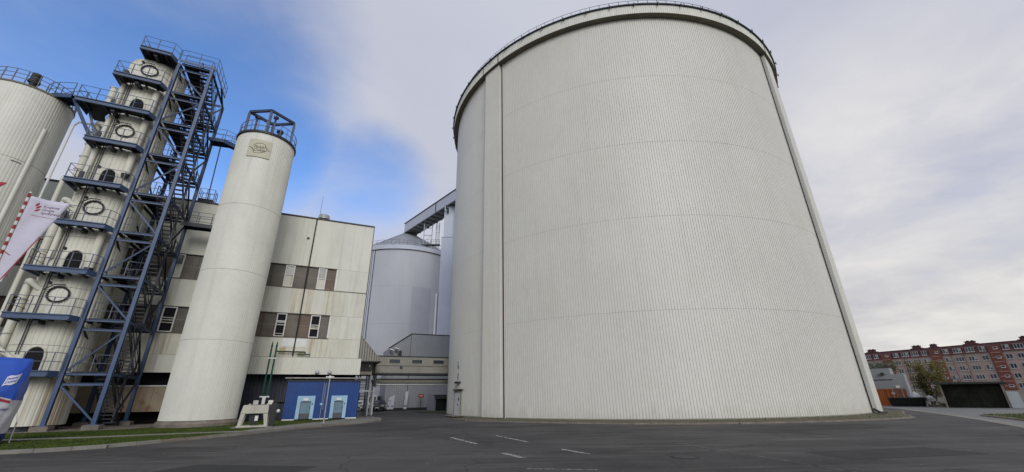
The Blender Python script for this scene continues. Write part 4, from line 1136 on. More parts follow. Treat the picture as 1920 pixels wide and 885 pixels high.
for body, y in (('Polski', 2.74), ('Cukier', 2.60)):
    v_, f_ = text_mesh(body, .12, .3, .002)
    MB().add([bag_front(p[0] + .77, p[1] + y + p[0] * .35, .042) for p in v_], f_).build('lettering', BAGBLUE, tg)
MB().tube([bag_front(-.1, 2.5, .02), bag_front(.35, 2.52, .03)], .012, 5).tube([bag_front(.35, 2.52, .03), bag_front(.36, 1.9, .03)], .012, 5).build('seam', BAGNAVY, bag)
px, py = -22.2, 19.62
stk = thing('tether_stake', 'pale wooden stake beside the inflatable bag on the lawn', 'stake', (px, py), 'W')
MB().bar((px, py, .08), (px - .02, py + .02, .95), .035).build('stake', WHITE, stk)
MB().poly([(px - .16, py - .12), (px + .16, py - .10), (px + .15, py + .12), (px - .15, py + .1)], .1, .135).build('foot', CONC, stk)
MB().tube([(px - .02, py + .02, .9), (px - .9, py + .5, 1.9)], .01, 4).build('cord', WHITE, stk)

def flag(azd, D, ztop, label, w, h, tilt, red=False):
    x, y, _ = polar(azd, D)
    t = bpy.data.objects.new('pennant_flag', None); COL.objects.link(t); t.location = (x, y, 0); t.rotation_euler = (0, 0, tilt)
    t.empty_display_size = .3; OFF[t.name] = (0, 0)
    t['label'] = label; t['category'] = 'flag'; t['group'] = 'pennant flags on striped poles'
    seg = .17; n = int(ztop / seg)
    for i in range(n):
        MB().tube([(0, 0, i * seg), (0, 0, (i + 1) * seg)], .045, 8).build('pole_stripe', REDP if i % 2 else WHITE, t)
    MB().lathe([(.01, ztop - .02), (.06, ztop), (.01, ztop + .07)], (0, 0), 8).build('finial', WHITE, t)
    def P(s, q):    # s along the width, q down from the top
        return (.06 + s, .10 * math.sin(s * 4 + q * 1.3) * min(1, s * 2), ztop - .1 - q - .05 * s)
    mb = MB(); rows = 26; cols = 10; vs = []
    for k in range(rows + 1):
        q = h * k / rows
        ww = max(.03, w * (1 - q / h) ** .92)
        for c in range(cols + 1): vs.append(P(ww * c / cols, q))
    fs = []
    for k in range(rows):
        for c in range(cols):
            a = k * (cols + 1) + c; fs.append((a, a + 1, a + cols + 2, a + cols + 1))
    cl = mb.add(vs, fs).build('cloth', INKRED if red else CLOTH, t, smooth=True)
    so = cl.modifiers.new('thickness', 'SOLIDIFY'); so.thickness = .006; so.offset = 0
    if red: return t
    ed = MB(); pts = []
    for k in range(rows + 1):
        q = h * k / rows; ww = max(.03, w * (1 - q / h) ** .92); pts.append((P(ww - .02, q), P(ww + .012, q)))
    for k in range(10, rows):
        a, b = pts[k], pts[k + 1]
        o_ = lambda p: (p[0], p[1] - .008, p[2])
        ed.add([o_(a[0]), o_(a[1]), o_(b[1]), o_(b[0])], [(0, 1, 2, 3)])
    ed.build('red_hem', INKRED, cl)
    for q0 in (2.35, 2.9, 3.35):
        ww = w * max(.02, 1 - q0 / h) ** .92
        MB().add([(lambda p: (p[0], p[1] - .008, p[2]))(P(ww * f, q0 + .35 * f + d)) for f, d in ((0, 0), (1, 0), (1, .035), (0, .035))], [(0, 1, 2, 3)]).build('red_line', INKRED, cl)
    for i, body in enumerate(('Krajowa', 'Grupa', 'Spożywcza')):
        v_, f_ = text_mesh(body, .150, .05, .002, 'LEFT')
        def tp(p): 
            q = P(.42 + p[0] * .93, .30 + i * .145 - p[1]); return (q[0], q[1] - .010, q[2])
        MB().add([tp(p) for p in v_], f_).build('lettering', mat('grey_red_print', (.20, .12, .15), .7, .1), cl)
    for k, (s0, q0, l, ang) in enumerate(((.22, .38, .20, 70), (.25, .46, .20, 55), (.24, .58, .20, 45))):
        pts = []
        for j in range(9):
            tt = j / 8; wd = .035 * math.sin(math.pi * tt) + .002
            cx_, cy_ = s0 + l * tt * math.cos(R_(ang)) , -q0 + l * tt * math.sin(R_(ang))
            nx, ny = -math.sin(R_(ang)) * wd, math.cos(R_(ang)) * wd
            pts.append(((cx_ + nx, cy_ + ny), (cx_ - nx, cy_ - ny)))
        vv = []
        for a, b in pts:
            for e in (a, b):
                q = P(e[0], -e[1]); vv.append((q[0], q[1] - .010, q[2]))
        MB().add(vv, [(2 * j, 2 * j + 1, 2 * j + 3, 2 * j + 2) for j in range(8)]).build('leaf_emblem', INKRED, cl)
    MB().add([(lambda q: (q[0], q[1] - .010, q[2]))(P(s, q)) for s, q in ((.20, .74), (.86, .78), (.86, .792), (.20, .752))], [(0, 1, 2, 3)]).build('red_line', INKRED, cl)
    return t
flag(-53.54, 24.0, 9.55, 'white pennant flag with red leaf emblem on a red and white striped pole', 1.13, 4.1, R_(40))
flag(-57.5, 25.0, 10.05, 'dark red pennant flag corner at the left edge above the white one', 1.1, 1.6, R_(35), True)
# ------------------------------------------------------------------ conveyor bridge between factory and great silo
bg = thing('conveyor_bridge', 'beige ribbed bridge with three slot windows from the factory to the great silo', 'bridge', (5.5, 4))
b0, b1 = 1.2, 10.4
MB().box(b0, b1, 4.10, 6.4, 4.22, 5.90).build('core', SOFFIT, bg)
slots = ((2.92, 4.03), (5.35, 6.44), (7.76, 8.95))
MB().corr_sheet(b0, b1, 4.0, 5.66, 5.93, .17, .025).build('upper_sheet', BEIGE, bg)
MB().corr_sheet(b0, b1, 4.0, 4.98, 5.24, .17, .025).build('middle_sheet', BEIGE, bg)
x = b0
for a, b in slots + ((b1, b1),):
    MB().corr_sheet(x, a, 4.0, 5.24, 5.66, .17, .025).build('window_pier', BEIGE, bg)
    if a < b1:
        w = MB().box(a, b, 4.03, 4.07, 5.26, 5.64).build('window', GLASS, bg)
        MB().box(a - .03, b + .03, 3.965, 3.998, 5.64, 5.69).box(a - .03, b + .03, 3.965, 3.998, 5.21, 5.26).build('frame', BEIGE, w)
    x = b
MB().corr_sheet(b0 + .3, b1, 3.90, 4.24, 4.99, .13, .02).build('lower_sheet', BEIGE, bg)
MB().box(b0 + .3, b1, 3.85, 4.0, 4.965, 5.005).build('flashing', INFILL, bg)
MB().box(b0, b1, 3.93, 6.5, 5.935, 6.02).build('roof', BLACK, bg)
MB().box(b0 + .2, b1, 3.86, 6.45, 4.08, 4.215).build('girder', BLACK, bg)
MB().box(4.05, 4.3, 3.75, 3.89, 4.72, 4.95).build('junction_box', DARK, bg)
pr = thing('pipe_bridge', 'low ribbed pipe bridge crossing the passage under the beige bridge', 'pipe bridge', (5.5, 5))
MB().corr_sheet(b0 + .3, 10.9, 5.0, 3.30, 3.58, .13, .05).build('ribbed_side', BEIGE, pr)
MB().box(b0 + .3, 10.9, 5.06, 6.2, 3.28, 3.6).build('tray', SOFFIT, pr)
MB().box(b0 + .3, 10.9, 4.95, 6.2, 3.605, 3.70).build('cover', BLACK, pr)
MB().box(b0 + .3, 10.9, 4.95, 5.05, 3.20, 3.295).build('bottom_edge', BLACK, pr)
MB().tube([(b0 + .5, 4.9, .3), (b0 + .5, 4.9, 2.75), (b0 + .75, 4.9, 3.03), (b0 + 1.1, 4.9, 3.08), (10.9, 4.9, 3.08)], .085, 10).build('pipe', GALV, pr)
tr = thing('bridge_trestle', 'grey steel trestle with lattice posts carrying the beige bridge end', 'trestle', (1.3, 4))
for u, v in ((1.15, 4.3), (1.62, 4.3), (1.15, 5.9), (1.62, 5.9)):
    MB().ibeam((u, v, .1), (u, v, 5.0), .16, .18, .025).build('post', GALV, tr)
for z in (1.2, 2.4, 3.6): MB().box(1.2, 1.57, 4.24, 4.36, z - .04, z + .04).box(1.09, 1.21, 4.4, 5.8, z - .04, z + .04).build('rung', GALV, tr)
MB().box(1.5, 1.75, 4.0, 4.2, 2.9, 4.0).build('cable_box', DARK, tr)
MB().bar((1.62, 4.3, 3.0), (2.2, 4.6, 3.75), .08).build('brace', GALV, tr)
sg = thing('steel_stair', 'dark steel stair frame tucked beside the blue shed', 'stair', (.1, 1.5))
for u, v in ((-.2, .6), (.62, .6), (-.2, 2.8), (.62, 2.8)): MB().box(u - .06, u + .06, v - .06, v + .06, .1, 3.86).build('post', STEELD, sg)
MB().box(-.2, .62, .55, .65, 3.3, 3.42).box(-.2, .62, .55, .65, 1.9, 1.98).build('cross_beam', STEELD, sg)
tm = MB().box(-.36, .36, -.12, .12, -.02, .02).mesh('tread', GRATE)
for i in range(13): piece('tread', tm, sg, (.2, .8 + i * .16, .3 + i * .27))
MB().bar((-.16, .7, .15), (-.16, 2.9, 3.8), .03, .2).bar((.57, .7, .15), (.57, 2.9, 3.8), .03, .2).build('stringer', STEELD, sg)
MB().box(-.3, .7, .5, .56, 2.35, 2.45).build('pipe_run', GALV, sg)

# ------------------------------------------------------------------ grey hall behind
hl = thing('grey_hall', 'grey-blue sheet metal hall with a sloping left roof behind the bridge', 'hall', (10, 24))
MB().prism_v([(5.7, .05), (20, .05), (20, 11.3), (9.1, 11.3), (5.7, 8.95)], 24.02, 30).build('wall', GREYHALL, hl)
pans = [(5.74, 8.95), (9.02, 12.2), (12.26, 15.4), (15.46, 18.6)]
for a, b in pans:
    zt = lambda u: 8.9 + (u - 5.7) * 2.35 / 3.4 if u < 9.0 else 11.24
    MB().corr_sheet(a, b, 23.97, .35, 0, .33, .02, zs=zt).build('wall_sheet', GREYHALL, hl)
MB().box(8.955, 9.015, 23.94, 24.0, .3, 11.2).build('downpipe', BLACK, hl)
MB().bar((5.6, 23.95, 8.96), (9.1, 23.95, 11.38), .14, .16).build('verge_trim', BLACK, hl)
MB().box(9.12, 20, 23.9, 24.1, 11.30, 11.40).build('eave_trim', DARK, hl)
MB().box(5.72, 20, 23.95, 24.01, .06, .33).build('base_trim', BLACK, hl)
fm = MB().lathe([(.01, 0), (.05, 0), (.05, .28), (.01, .30)], (0, 0), 8).mesh('roof_bolt', GALV)
for i in range(12): piece('roof_bolt', fm, hl, (9.3 + i * .62, 24.0, 11.40))
for (u, z, lab) in ((5.95, 8.75, 'white angled floodlight at the lower corner of the grey hall roof'), (6.75, 8.95, 'white angled floodlight set inward on the grey hall gable'), (4.9, 5.55, 'white angled floodlight between the two bridges')):
    f = thing('wall_floodlight', lab, 'floodlight', (u, 23.6), group='white floodlights on the grey hall')
    MB().bar((u, 23.95, z - .5), (u, 23.4, z - .25), .06).build('arm', DARK, f)
    o = MB().bar((u - .32, 23.2, z + .05), (u + .36, 23.1, z - .22), .5, .16).build('housing', WHITE, f); bevel(o, .05)
    MB().bar((u - .25, 23.05, z - .10), (u + .28, 22.98, z - .34), .35, .05).build('lens', DARK, f)
sk = thing('speaker_horn', 'black horn box under the white floodlights on the grey hall', 'speaker', (7.35, 23.6))
MB().bar((7.3, 23.95, 8.1), (7.3, 23.5, 8.2), .08).build('arm', DARK, sk)
o = MB().prism_v([(7.05, 7.95), (7.6, 7.95), (7.5, 8.6), (7.2, 8.6)], 23.2, 23.55).build('horn', BLACK, sk)
# low annex with a dark doorway next to the great silo
ax = thing('grey_annex', 'low grey annex with a dark canopied doorway left of the great silo', 'annex', (12, 15))
MB().box(10.98, 11.2, 15, 19, .05, 2.1).box(12.75, 16, 15, 19, .05, 2.1).box(11.2, 12.75, 15.001, 19, 1.55, 2.1).build('wall', GREYHALL, ax)
MB().box(11.2, 12.75, 15.9, 16, .05, 1.54).build('doorway', DARKHOLE, ax)
MB().box(11.3, 12.7, 15.6, 15.7, .05, 1.45).build('door', DARK, ax)
MB().box(10.7, 13.1, 14.2, 15.0, 1.96, 2.04).build('canopy', DARK, ax)
structure('annex_verge', MB().poly([tuple(F(*p)[:2]) for p in ((7.6, 10.5), (9.6, 8.2), (11.4, 7.0), (13.5, 8.5), (13.6, 14.9), (10.6, 14.9), (8.6, 13.6))], .06), GRASSB)

# ------------------------------------------------------------------ things in the passage
def car(name, label, u, v, rz, m, L=4.3, W=1.78, Hh=1.5, van=False):
    t = bpy.data.objects.new(name, None); COL.objects.link(t); t.empty_display_size = .3
    t.location = F(u, v); t.rotation_euler = (0, 0, FROT + rz); OFF[t.name] = (0, 0)
    t['label'] = label; t['category'] = 'van' if van else 'car'
    h, w = L / 2, W / 2
    if van: prof = [(-h, .45), (-h, 1.0), (-h + .25, 1.15), (-h + 1.0, 2.0), (-h + 1.3, 2.15), (h - .08, 2.15), (h, 2.0), (h, .42)]
    else: prof = [(-h, .42), (-h + .04, .72), (-h + .22, .82), (-h + 1.15, .97), (-h + 1.75, Hh - .06), (-h + 2.1, Hh), (h - 1.2, Hh - .02), (h - .45, 1.08), (h - .08, .98), (h, .62), (h - .04, .40)]
    mb = MB(); n = len(prof); vs = []
    for y, sx in ((-w, 1), (-w + .10, 1), (w - .10, 1), (w, 1)):
        for (px, pz) in prof:
            inset = 0
            if pz > 1.0: inset = (pz - 1.0) * .22
            yy = y + inset if y < 0 else y - inset
            edge = abs(y) == w
            vs.append((px * (.985 if edge else 1), yy, pz - (.02 if edge and pz > .8 else 0)))
    fs = []
    for r in range(3):
        for i in range(n):
            j = (i + 1) % n; fs.append((r * n + i, r * n + j, (r + 1) * n + j, (r + 1) * n + i))
    fs += [tuple(reversed(range(n))), tuple(range(3 * n, 4 * n))]
    o = recalc(mb.add(vs, fs).build('body', m, t)); bevel(o, .05, 3)
    zt = 2.0 if van else Hh - .12; zb = 1.18 if van else 1.02
    g = MB()
    x0 = -h + (.28 if van else 1.2); x1 = -h + (.98 if van else 1.72)
    g.add([(x0 - .02, -w + .22, zb), (x0 - .02, w - .22, zb), (x1 - .03, w - .3, zt), (x1 - .03, -w + .3, zt)], [(0, 1, 2, 3)])
    g.build('windscreen', GLASS, t)
    for s in (-1, 1):
        yy = s * (w - .035)
        sd = MB().add([(x0 + .35, yy, zb + .02), (h - 1.0, yy, zb + .02), (h - 1.25, s * (w - .13), zt), (x1 + .15, s * (w - .13), zt)], [(0, 1, 2, 3)])
        sd.build('side_window', GLASS, t)
        hlm = MB().bar((-h - .005, s * (w - .22), .74), (-h + .16, s * (w - .16), .78), .34, .16).build('headlight', LAMPG, t); bevel(hlm, .03)
        MB().box(x0 + .35, x0 + .5, s * (w + .02), s * (w + .2), .98, 1.12).build('mirror', m, t)
        for xx in (-h + .8, h - .8):
            wh = MB().tube([(xx, s * (w - .2), .32), (xx, s * (w + .01), .32)], .32, 18).build('wheel', TYRE, t)
            MB().tube([(xx, s * (w - .1), .32), (xx, s * (w + .02), .32)], .19, 12).build('rim', GALV, wh)
    MB().box(-h - .02, -h + .03, -.55, .55, .5, .66).build('grille', BLACK, t)
    MB().box(-h - .035, -h - .018, -.26, .26, .44, .55).build('number_plate', WHITE, t)
    return t
car('parked_car', 'black car parked in the passage beyond the trestle', 4.75, 22.6, R_(78), CARBLK)
car('parked_car', 'white car parked left of the black one behind the steel stair', 2.0, 24.4, R_(80), CARWHT)
car('parked_van', 'white van standing behind the black car in the passage', 4.6, 28.2, R_(75), CARWHT, 5.0, 1.95, 2.1, True)
wb = thing('white_store', 'pale low store building at the end of the passage', 'building', (-1.5, 34))
MB().box(-8, 4.9, 34, 38.5, .05, 4.6).build('wall', mat('pale_wall', (.42, .43, .45), .7, .06, .5), wb)
MB().box(-8.1, 5.0, 33.9, 34.2, 4.6, 4.75).build('roof_edge', DARK, wb)
for u in (-4.5, -1.5, 1.5): 
    w = MB().box(u, u + 1.6, 33.96, 34.0, 1.4, 2.6).build('window', GLASS, wb); MB().box(u - .05, u + 1.65, 33.92, 33.955, 1.3, 1.39).build('sill', WHITE, w)
def banner(u, v, w, h, slope, label, lean):
    t = thing('banner_stand', label, 'banner', (u, v), group='upright white banners before the grey hall')
    pts = [(u - w / 2, .18), (u + w / 2, .18), (u + w / 2 + lean, h), (u - w / 2 + lean + w * .16, h - slope)]
    o = MB().prism_v(pts, v - .06, v + .06).build('panel', CLOTH, t); bevel(o, .02)
    for du in (-w * .28, w * .28):
        MB().box(u + du - .07, u + du + .07, v - .25, v + .25, .05, .17).build('foot', BLACK, t)
        MB().tube([(u + du, v - .075, .62), (u + du, v - .062, .62)], .11, 10).build('grommet', BLACK, t)
    MB().prism_v([(u - w * .3, h * .62), (u + w * .02, h * .64), (u + w * .02, h * .67), (u - w * .3, h * .65)], v - .068, v - .062).build('print_line', INKPUR, t)
    MB().box(u - w * .05, u - w * .01, v - .068, v - .062, .8, h * .6).build('print_line', INKPUR, t)
banner(6.5, 23.3, .98, 2.15, .35, 'wide white banner with slanted top near the passage corner', .10)
banner(8.55, 22.6, .50, 2.7, .15, 'narrow tall white banner beside the hall downpipe', .10)
sn = thing('road_sign', 'small red sign with a white bar on a thin post by the grey hall', 'sign', (10.7, 22.0))
MB().tube([(10.7, 22.0, .05), (10.7, 22.0, 2.1)], .035, 8).build('post', DARK, sn)
MB().box(10.28, 11.12, 21.93, 21.96, 1.72, 2.22).build('plate', REDP, sn)
MB().box(10.42, 10.98, 21.918, 21.928, 1.94, 2.03).build('bar', WHITE, sn)
bo = thing('short_post', 'short dark post right of the red sign', 'post', (11.1, 19.5))
MB().tube([(11.1, 19.5, .03), (11.1, 19.5, .85)], .05, 8).build('shaft', DARK, bo); MB().box(11.0, 11.2, 19.4, 19.6, .02, .12).build('base', CONCD, bo)

# ------------------------------------------------------------------ rear silo, gallery and lift tower
RX, RY, _ = polar(-15.5, 99.7); RC = (RX, RY); RR = 12.7
rs = thing('rear_silo', 'grey-blue silo with a shallow cone roof behind the factory', 'silo', RC, 'W')
rc = [.1, 8, 16, 24, 32.3]
for z0, z1 in zip(rc, rc[1:]): MB().corr_ring(RC, RR, z0 + .01, z1 - .012, 0, 360, 300, .03).build('wall_course', GREYSILO, rs)
MB().lathe([(RR - .05, 0), (RR - .05, 32.3)], RC, 96).build('backing', SOFFIT, rs)
MB().lathe([(RR - .1, 32.28), (RR + .35, 32.3)], RC, 96).build('soffit', BLACK, rs)
MB().lathe([(RR + .35, 32.28), (RR + .35, 33.25), (RR - .2, 33.27)], RC, 96).build('fascia', PALEBLUE, rs)
MB().lathe([(RR - .1, 33.22), (1.2, 40.9), (.01, 41.0)], RC, 40).build('roof', GREYHALL, rs)
rib = MB()
for a in range(0, 360, 9):
    c_, s_ = math.cos(R_(a)), math.sin(R_(a)); rib.bar((RC[0] + (RR - .3) * c_, RC[1] + (RR - .3) * s_, 33.4), (RC[0] + 1.3 * c_, RC[1] + 1.3 * s_, 40.86), .10, .08)
rib.build('roof_ribs', GREYHALL, rs)
railing(rs, [(RC[0] + (RR + .3) * math.cos(R_(a * 7.5)), RC[1] + (RR + .3) * math.sin(R_(a * 7.5)), 33.26) for a in range(48)], 1.1, 1.6, RAILM, .03, closed=True)
def on_r(a, r, z): return (RC[0] + r * math.cos(R_(a)), RC[1] + r * math.sin(R_(a)), z)
MB().bar(on_r(-107.7, RR + .06, .1), on_r(-107.7, RR + .06, 32.2), .35, .16, up=(math.cos(R_(-107.7)), math.sin(R_(-107.7)), 0)).build('vertical_trim', PALEBLUE, rs)
for a in (-108.9, -106.5):
    MB().bar(on_r(a, RR + .05, .1), on_r(a, RR + .05, 32.2), .07, .12, up=(math.cos(R_(a)), math.sin(R_(a)), 0)).build('joint', DARK, rs)
MB().corr_ring(RC, RR + .03, 3.0, 23.9, -66.7, -47, 17, .03).build('grey_sheet_patch', mat('grey_patch_cladding', (.40, .41, .445), .5, .05, .3), rs)
ga = thing('conveyor_gallery', 'high grey conveyor gallery rising over the rear silo roof', 'gallery', (-20, 86), 'W')
pf, pn = Vector(polar(-16.15, 98.0)), Vector(polar(-8.4, 76.3))
d_ = (pn - pf).normalized(); s_ = Vector((-d_.y, d_.x, 0)); 
if s_.x < 0: s_ = -s_
zb0, zt0 = 40.55, 42.95
def gbox(f0, f1, w0, w1, z0, z1, name, m):
    a, b = pf.lerp(pn, f0), pf.lerp(pn, f1)
    pts = [a + s_ * w0, b + s_ * w0, b + s_ * w1, a + s_ * w1]
    mb = MB(); vs = [(p.x, p.y, z) for z in (z0, z1) for p in pts]
    mb.add(vs, [(3, 2, 1, 0), (4, 5, 6, 7), (0, 1, 5, 4), (1, 2, 6, 5), (2, 3, 7, 6), (3, 0, 4, 7)])
    return recalc(mb.build(name, m, ga))
n = 8
for i in range(n): gbox(i / n + .001, (i + 1) / n - .001, 0, .12, zb0, zt0, 'side_panel', PALEBLUE)
gbox(0, 1, .121, 3.2, zb0 + .02, zt0 - .02, 'body', GREYHALL)
gbox(-.005, 1, -.12, 3.3, zt0 + .002, zt0 + .22, 'roof', DARK)
gbox(-.003, 1, -.05, .0, zb0 - .12, zb0 + .1, 'bottom_edge', GREYHALL)
for i in range(0, 12): gbox(i / 12 + .02, i / 12 + .035, .1, 3.2, zb0 - .18, zb0 + .01, 'floor_beam', SOFFIT)
gbox(.62, .63, -.08, .02, zb0, zt0, 'drain_strip', DARK)
ms = thing('support_mast', 'slim lattice mast with ladder standing on the rear silo rim under the gallery', 'mast', (0, 0), 'W')
mx, my, _ = polar(-12.1, 89.5); OFF[ms.name] = (mx, my); ms.location = (mx, my, 0)
for dx, dy in ((-1.9, 0), (.0, 0), (.9, .3), (1.6, .5)):
    MB().bar((mx + dx, my + dy, 33.2), (mx + dx, my + dy, 40.6), .16 if dx < .5 else .10).build('leg', GALV, ms)
lat = MB()
for k in range(4):
    z = 33.6 + k * 1.75
    lat.bar((mx - 1.9, my, z), (mx, my, z + (1.7 if k % 2 else 0)), .08).bar((mx - 1.9, my, z + 1.7), (mx, my, z + 1.7), .08)
for k in range(16): lat.bar((mx + .9, my + .3, 33.5 + k * .44), (mx + 1.6, my + .5, 33.5 + k * .44), .05)
lat.build('lattice', GALV, ms)
for k in range(8): MB().tube([(mx + 1.25 + .5 * math.cos(R_(q * 45)), my + .3 + .5 * math.sin(R_(q * 45)), 35 + k * .7) for q in range(8)], .03, 4, closed=True).build('cage_hoop', GALV, ms)
MB().bar((mx - 2.2, my, 34.6), (mx + 2.0, my, 34.6), 1.0, .14).build('platform', DARK, ms)
railing(ms, [(mx - 2.2, my - .5, 34.66), (mx + 2.0, my - .5, 34.66)], 1.1, .7, RAILM, .03)
# lift tower
tx, ty, _ = polar(-10.66, 80.0)
lt = thing('lift_tower', 'pale blue-grey lift tower standing between rear silo and great silo', 'tower', (tx, ty), 'W')
def tb(x0, x1, y0, y1, z0, z1, name, m): return MB().box(tx + x0, tx + x1, ty + y0, ty + y1, z0, z1).build(name, m, lt)
tb(0, 2.6, 0, 5, .1, 33.0, 'lower_shaft', PALEBLUE)
tb(.3, 2.6, .3, 5, 33.02, 40.4, 'upper_shaft', PALEBLUE)
tb(2.62, 7.5, -.5, 5.5, .1, 40.4, 'main_shaft', PALEBLUE)
tb(-.06, 2.6, -.06, .0, 32.95, 33.05, 'ledge', GREYHALL)
tb(-.62, -.3, .2, .45, 4, 21.0, 'white_pipe', WHITE)
tb(-.16, -.06, .3, .4, 4, 21.2, 'conduit', DARK)
tb(1.0, 1.25, -.6, .25, 38.6, 39.6, 'lamp_arm', BLACK)
tb(.7, 1.3, -1.0, -.6, 39.2, 40.0, 'lamp', BLACK)
# ------------------------------------------------------------------ apartment block on the right
AU = 190.0
ap = thing('apartment_block', 'long pink and brick-red five-storey apartment block behind the yard on the right', 'apartment block', (AU, 27))
v0, v1 = -22.0, 62.0
MB().box(AU, AU + 11, v0, v1, 0, 12.85).build('wall', PINK, ap)
# mansard: sloping red roof holding the top windows
MB().add([(AU - .25, v0, 12.86), (AU - .25, v1, 12.86), (AU + 1.0, v1, 15.5), (AU + 1.0, v0, 15.5), (AU + 11, v0, 12.86), (AU + 11, v1, 12.86), (AU + 10, v1, 15.5), (AU + 10, v0, 15.5)],
   [(0, 3, 2, 1), (3, 7, 6, 2), (4, 5, 6, 7), (0, 4, 7, 3), (1, 2, 6, 5)]).build('mansard_roof', RED_R, ap)
MB().box(AU - .35, AU, v0, v1, 12.75, 12.87).build('eave', RED_W, ap)
MB().box(AU + .8, AU + 1.2, v0, v1, 15.42, 15.6).build('ridge_cap', RED_R, ap)
bays = [(-2.6, .2), (11.2, 13.9), (25.4, 28.3), (39.7, 42.6), (54.0, 56.8), (-17.0, -14.2)]
for a, b in bays:
    by = MB().box(AU - .35, AU - .01, a, b, 0, 14.6).build('stairwell_bay', RED_W, ap)
    for k in range(9):
        z = 1.0 + k * 1.42
        MB().box(AU - .40, AU - .352, a + .15, b - .25, z, z + .22).build('stripe', PINK2, by)
    for k in range(5):
        z = 2.2 + k * 2.8
        MB().box(AU - .42, AU - .36, a + .5, a + 1.5, z, z + .75).build('window', WHITE, by)
        MB().box(AU - .43, AU - .421, a + .58, a + 1.42, z + .2, z + .68).build('pane', GLASS, by)
def win_mesh(w, h, parts):
    fr = MB().box(-.07, .0, -w / 2, w / 2, 0, h)
    return fr.mesh('window', WHITE), parts
wm = {}
GLASSL = mat('blue_grey_glass', (.09, .10, .12), .06, .3, 1, spec=.8)  # lighter blue-grey glass tint, picked at random
WFR = mat('dull_white_frame', (.46, .45, .43), .6, .1)
def apt_window(vc, zc, w, n, blind):
    key = (w, n, blind and random.random() < .5)
    if key not in wm:
        h = 1.45; t = .09
        fr = MB().box(-.09, .0, -w / 2, -w / 2 + t, 0, h).box(-.09, .0, w / 2 - t, w / 2, 0, h).box(-.09, 0, -w / 2 + t, w / 2 - t, 0, t).box(-.09, 0, -w / 2 + t, w / 2 - t, h - t, h)
        for i in range(1, n):
            y = -w / 2 + w * i / n; fr.box(-.088, 0, y - t * .7, y + t * .7, t, h - t)
        wm[key] = (fr.mesh('window', WFR), MB().box(-.05, -.01, -w / 2 + t, w / 2 - t, t, h - t).mesh('pane', r.choice((GLASS, GLASSG, GLASS, GLASSL))), MB().box(-.18, -.0, -w / 2 - .06, w / 2 + .06, -.10, -.01).mesh('sill', WHITE),
                   MB().box(-.06, -.051, -w / 2 + t, -w / 2 + w / n - .07, h * .35, h - t).mesh('blind', mat('pale_blind', (.42, .40, .36), .8, .1)))
    m = wm[key]; x = AU - .02 if zc < 12.5 else AU - .02
    o = piece('window', m[0], ap, (x, vc, zc - .72))
    for q in (1, 2) + ((3,) if blind else ()):
        c = bpy.data.objects.new(m[q].name.split('.')[0], m[q]); COL.objects.link(c); c.parent = o
    return o
r = random.Random(4)
secs = [(-12.6, -3.3), (1.6, 10.0), (15.25, 24.15), (29.85, 38.0), (44.2, 52.6)]
for a, b in secs:
    cols = [a, a + (b - a) * .325, a + (b - a) * .67, b]
    for row in range(5):
        zc = 2.6 + row * 2.82
        for ci, v in enumerate(cols):
            wide = ci in (1, 2)
            o = apt_window(v, zc, 2.05 if wide else 1.45, 3 if wide else 2, r.random() < .3)
            if row == 4:    # dormer box holding the window proud of the slope
                MB().box(AU - .015, AU + .9, v - 1.12, v + 1.12, zc - .82, zc + .86).build('dormer', RED_R, ap)
            elif r.random() < .0: pass
for v, s in ((18.5, 1.2), (46.7, 1.2), (32.75, 1.1), (28.0, .8), (6.0, 1.2), (58, 1), (-8, 1.2)):
    c = MB().box(AU + 3.2, AU + 4.4, v - s * 1.5, v + s * 1.5, 15.45, 16.0).box(AU + 3.3, AU + 4.3, v - s, v + s, 16.0, 16.6).build('chimney', RED_R, ap)
    MB().box(AU + 3.15, AU + 4.45, v - s * 1.15, v + s * 1.15, 16.6, 16.75).box(AU + 3.4, AU + 4.2, v - s * .7, v - s * .3, 16.75, 17.0).box(AU + 3.4, AU + 4.2, v + s * .2, v + s * .65, 16.75, 17.0).build('cap', DARK, c)
for v in (23.2, 20.0, 35.9, 14.0):
    MB().tube([(AU - .2, v, .2), (AU - .2, v, 12.7)], .06, 6).build('downpipe', RED_R, ap)

# ------------------------------------------------------------------ sheds, containers and scrap on the right
def yaw_thing(name, label, cat, x, y, rz, group=None):
    t = bpy.data.objects.new(name, None); COL.objects.link(t); t.empty_display_size = .3
    t.location = (x, y, 0); t.rotation_euler = (0, 0, rz); OFF[t.name] = (0, 0); t['label'] = label; t['category'] = cat
    if group: t['group'] = group
    return t
RZ = math.atan2(-3.0, 2.9)          # the row of sheds runs across the line of sight
CARP = mat('dull_black_boards', (0.012, 0.013, 0.010), 0.9, 0.5, 1.5, spec=0.1)  # near-black for the front boards and roof
cp = yaw_thing('dark_carport', 'long low black carport with open front painted dark as shade and thin roof', 'carport', 45.75, 43.35, RZ)
MB().box(-2.1, 2.0, 0, 3.4, 0.02, 2.2).build('shade_block', DARKHOLE, cp)  # solid black block, shade of the open interior put into its colour
for i in range(12):
    a = -2.1 + i * 4.1 / 12; MB().box(a + .01, a + 4.1 / 12 - .01, -.06 + random.uniform(0, .05), -.005, .03, random.uniform(2.05, 2.16)).build('board', CARP, cp)
MB().add([(-2.7, -.5, 2.22), (2.5, -.5, 2.16), (2.5, 3.8, 2.36), (-2.7, 3.8, 2.42), (-2.7, -.5, 2.29), (2.5, -.5, 2.23), (2.5, 3.8, 2.43), (-2.7, 3.8, 2.49)], [(3, 2, 1, 0), (4, 5, 6, 7), (0, 1, 5, 4), (1, 2, 6, 5), (2, 3, 7, 6), (3, 0, 4, 7)]).build('roof', CARP, cp)
MB().box(-2.24, -2.12, -.2, -.1, .02, 2.2).build('post', CONCD, cp); MB().box(2.02, 2.14, -.2, -.1, .02, 2.18).build('post', CONCD, cp)
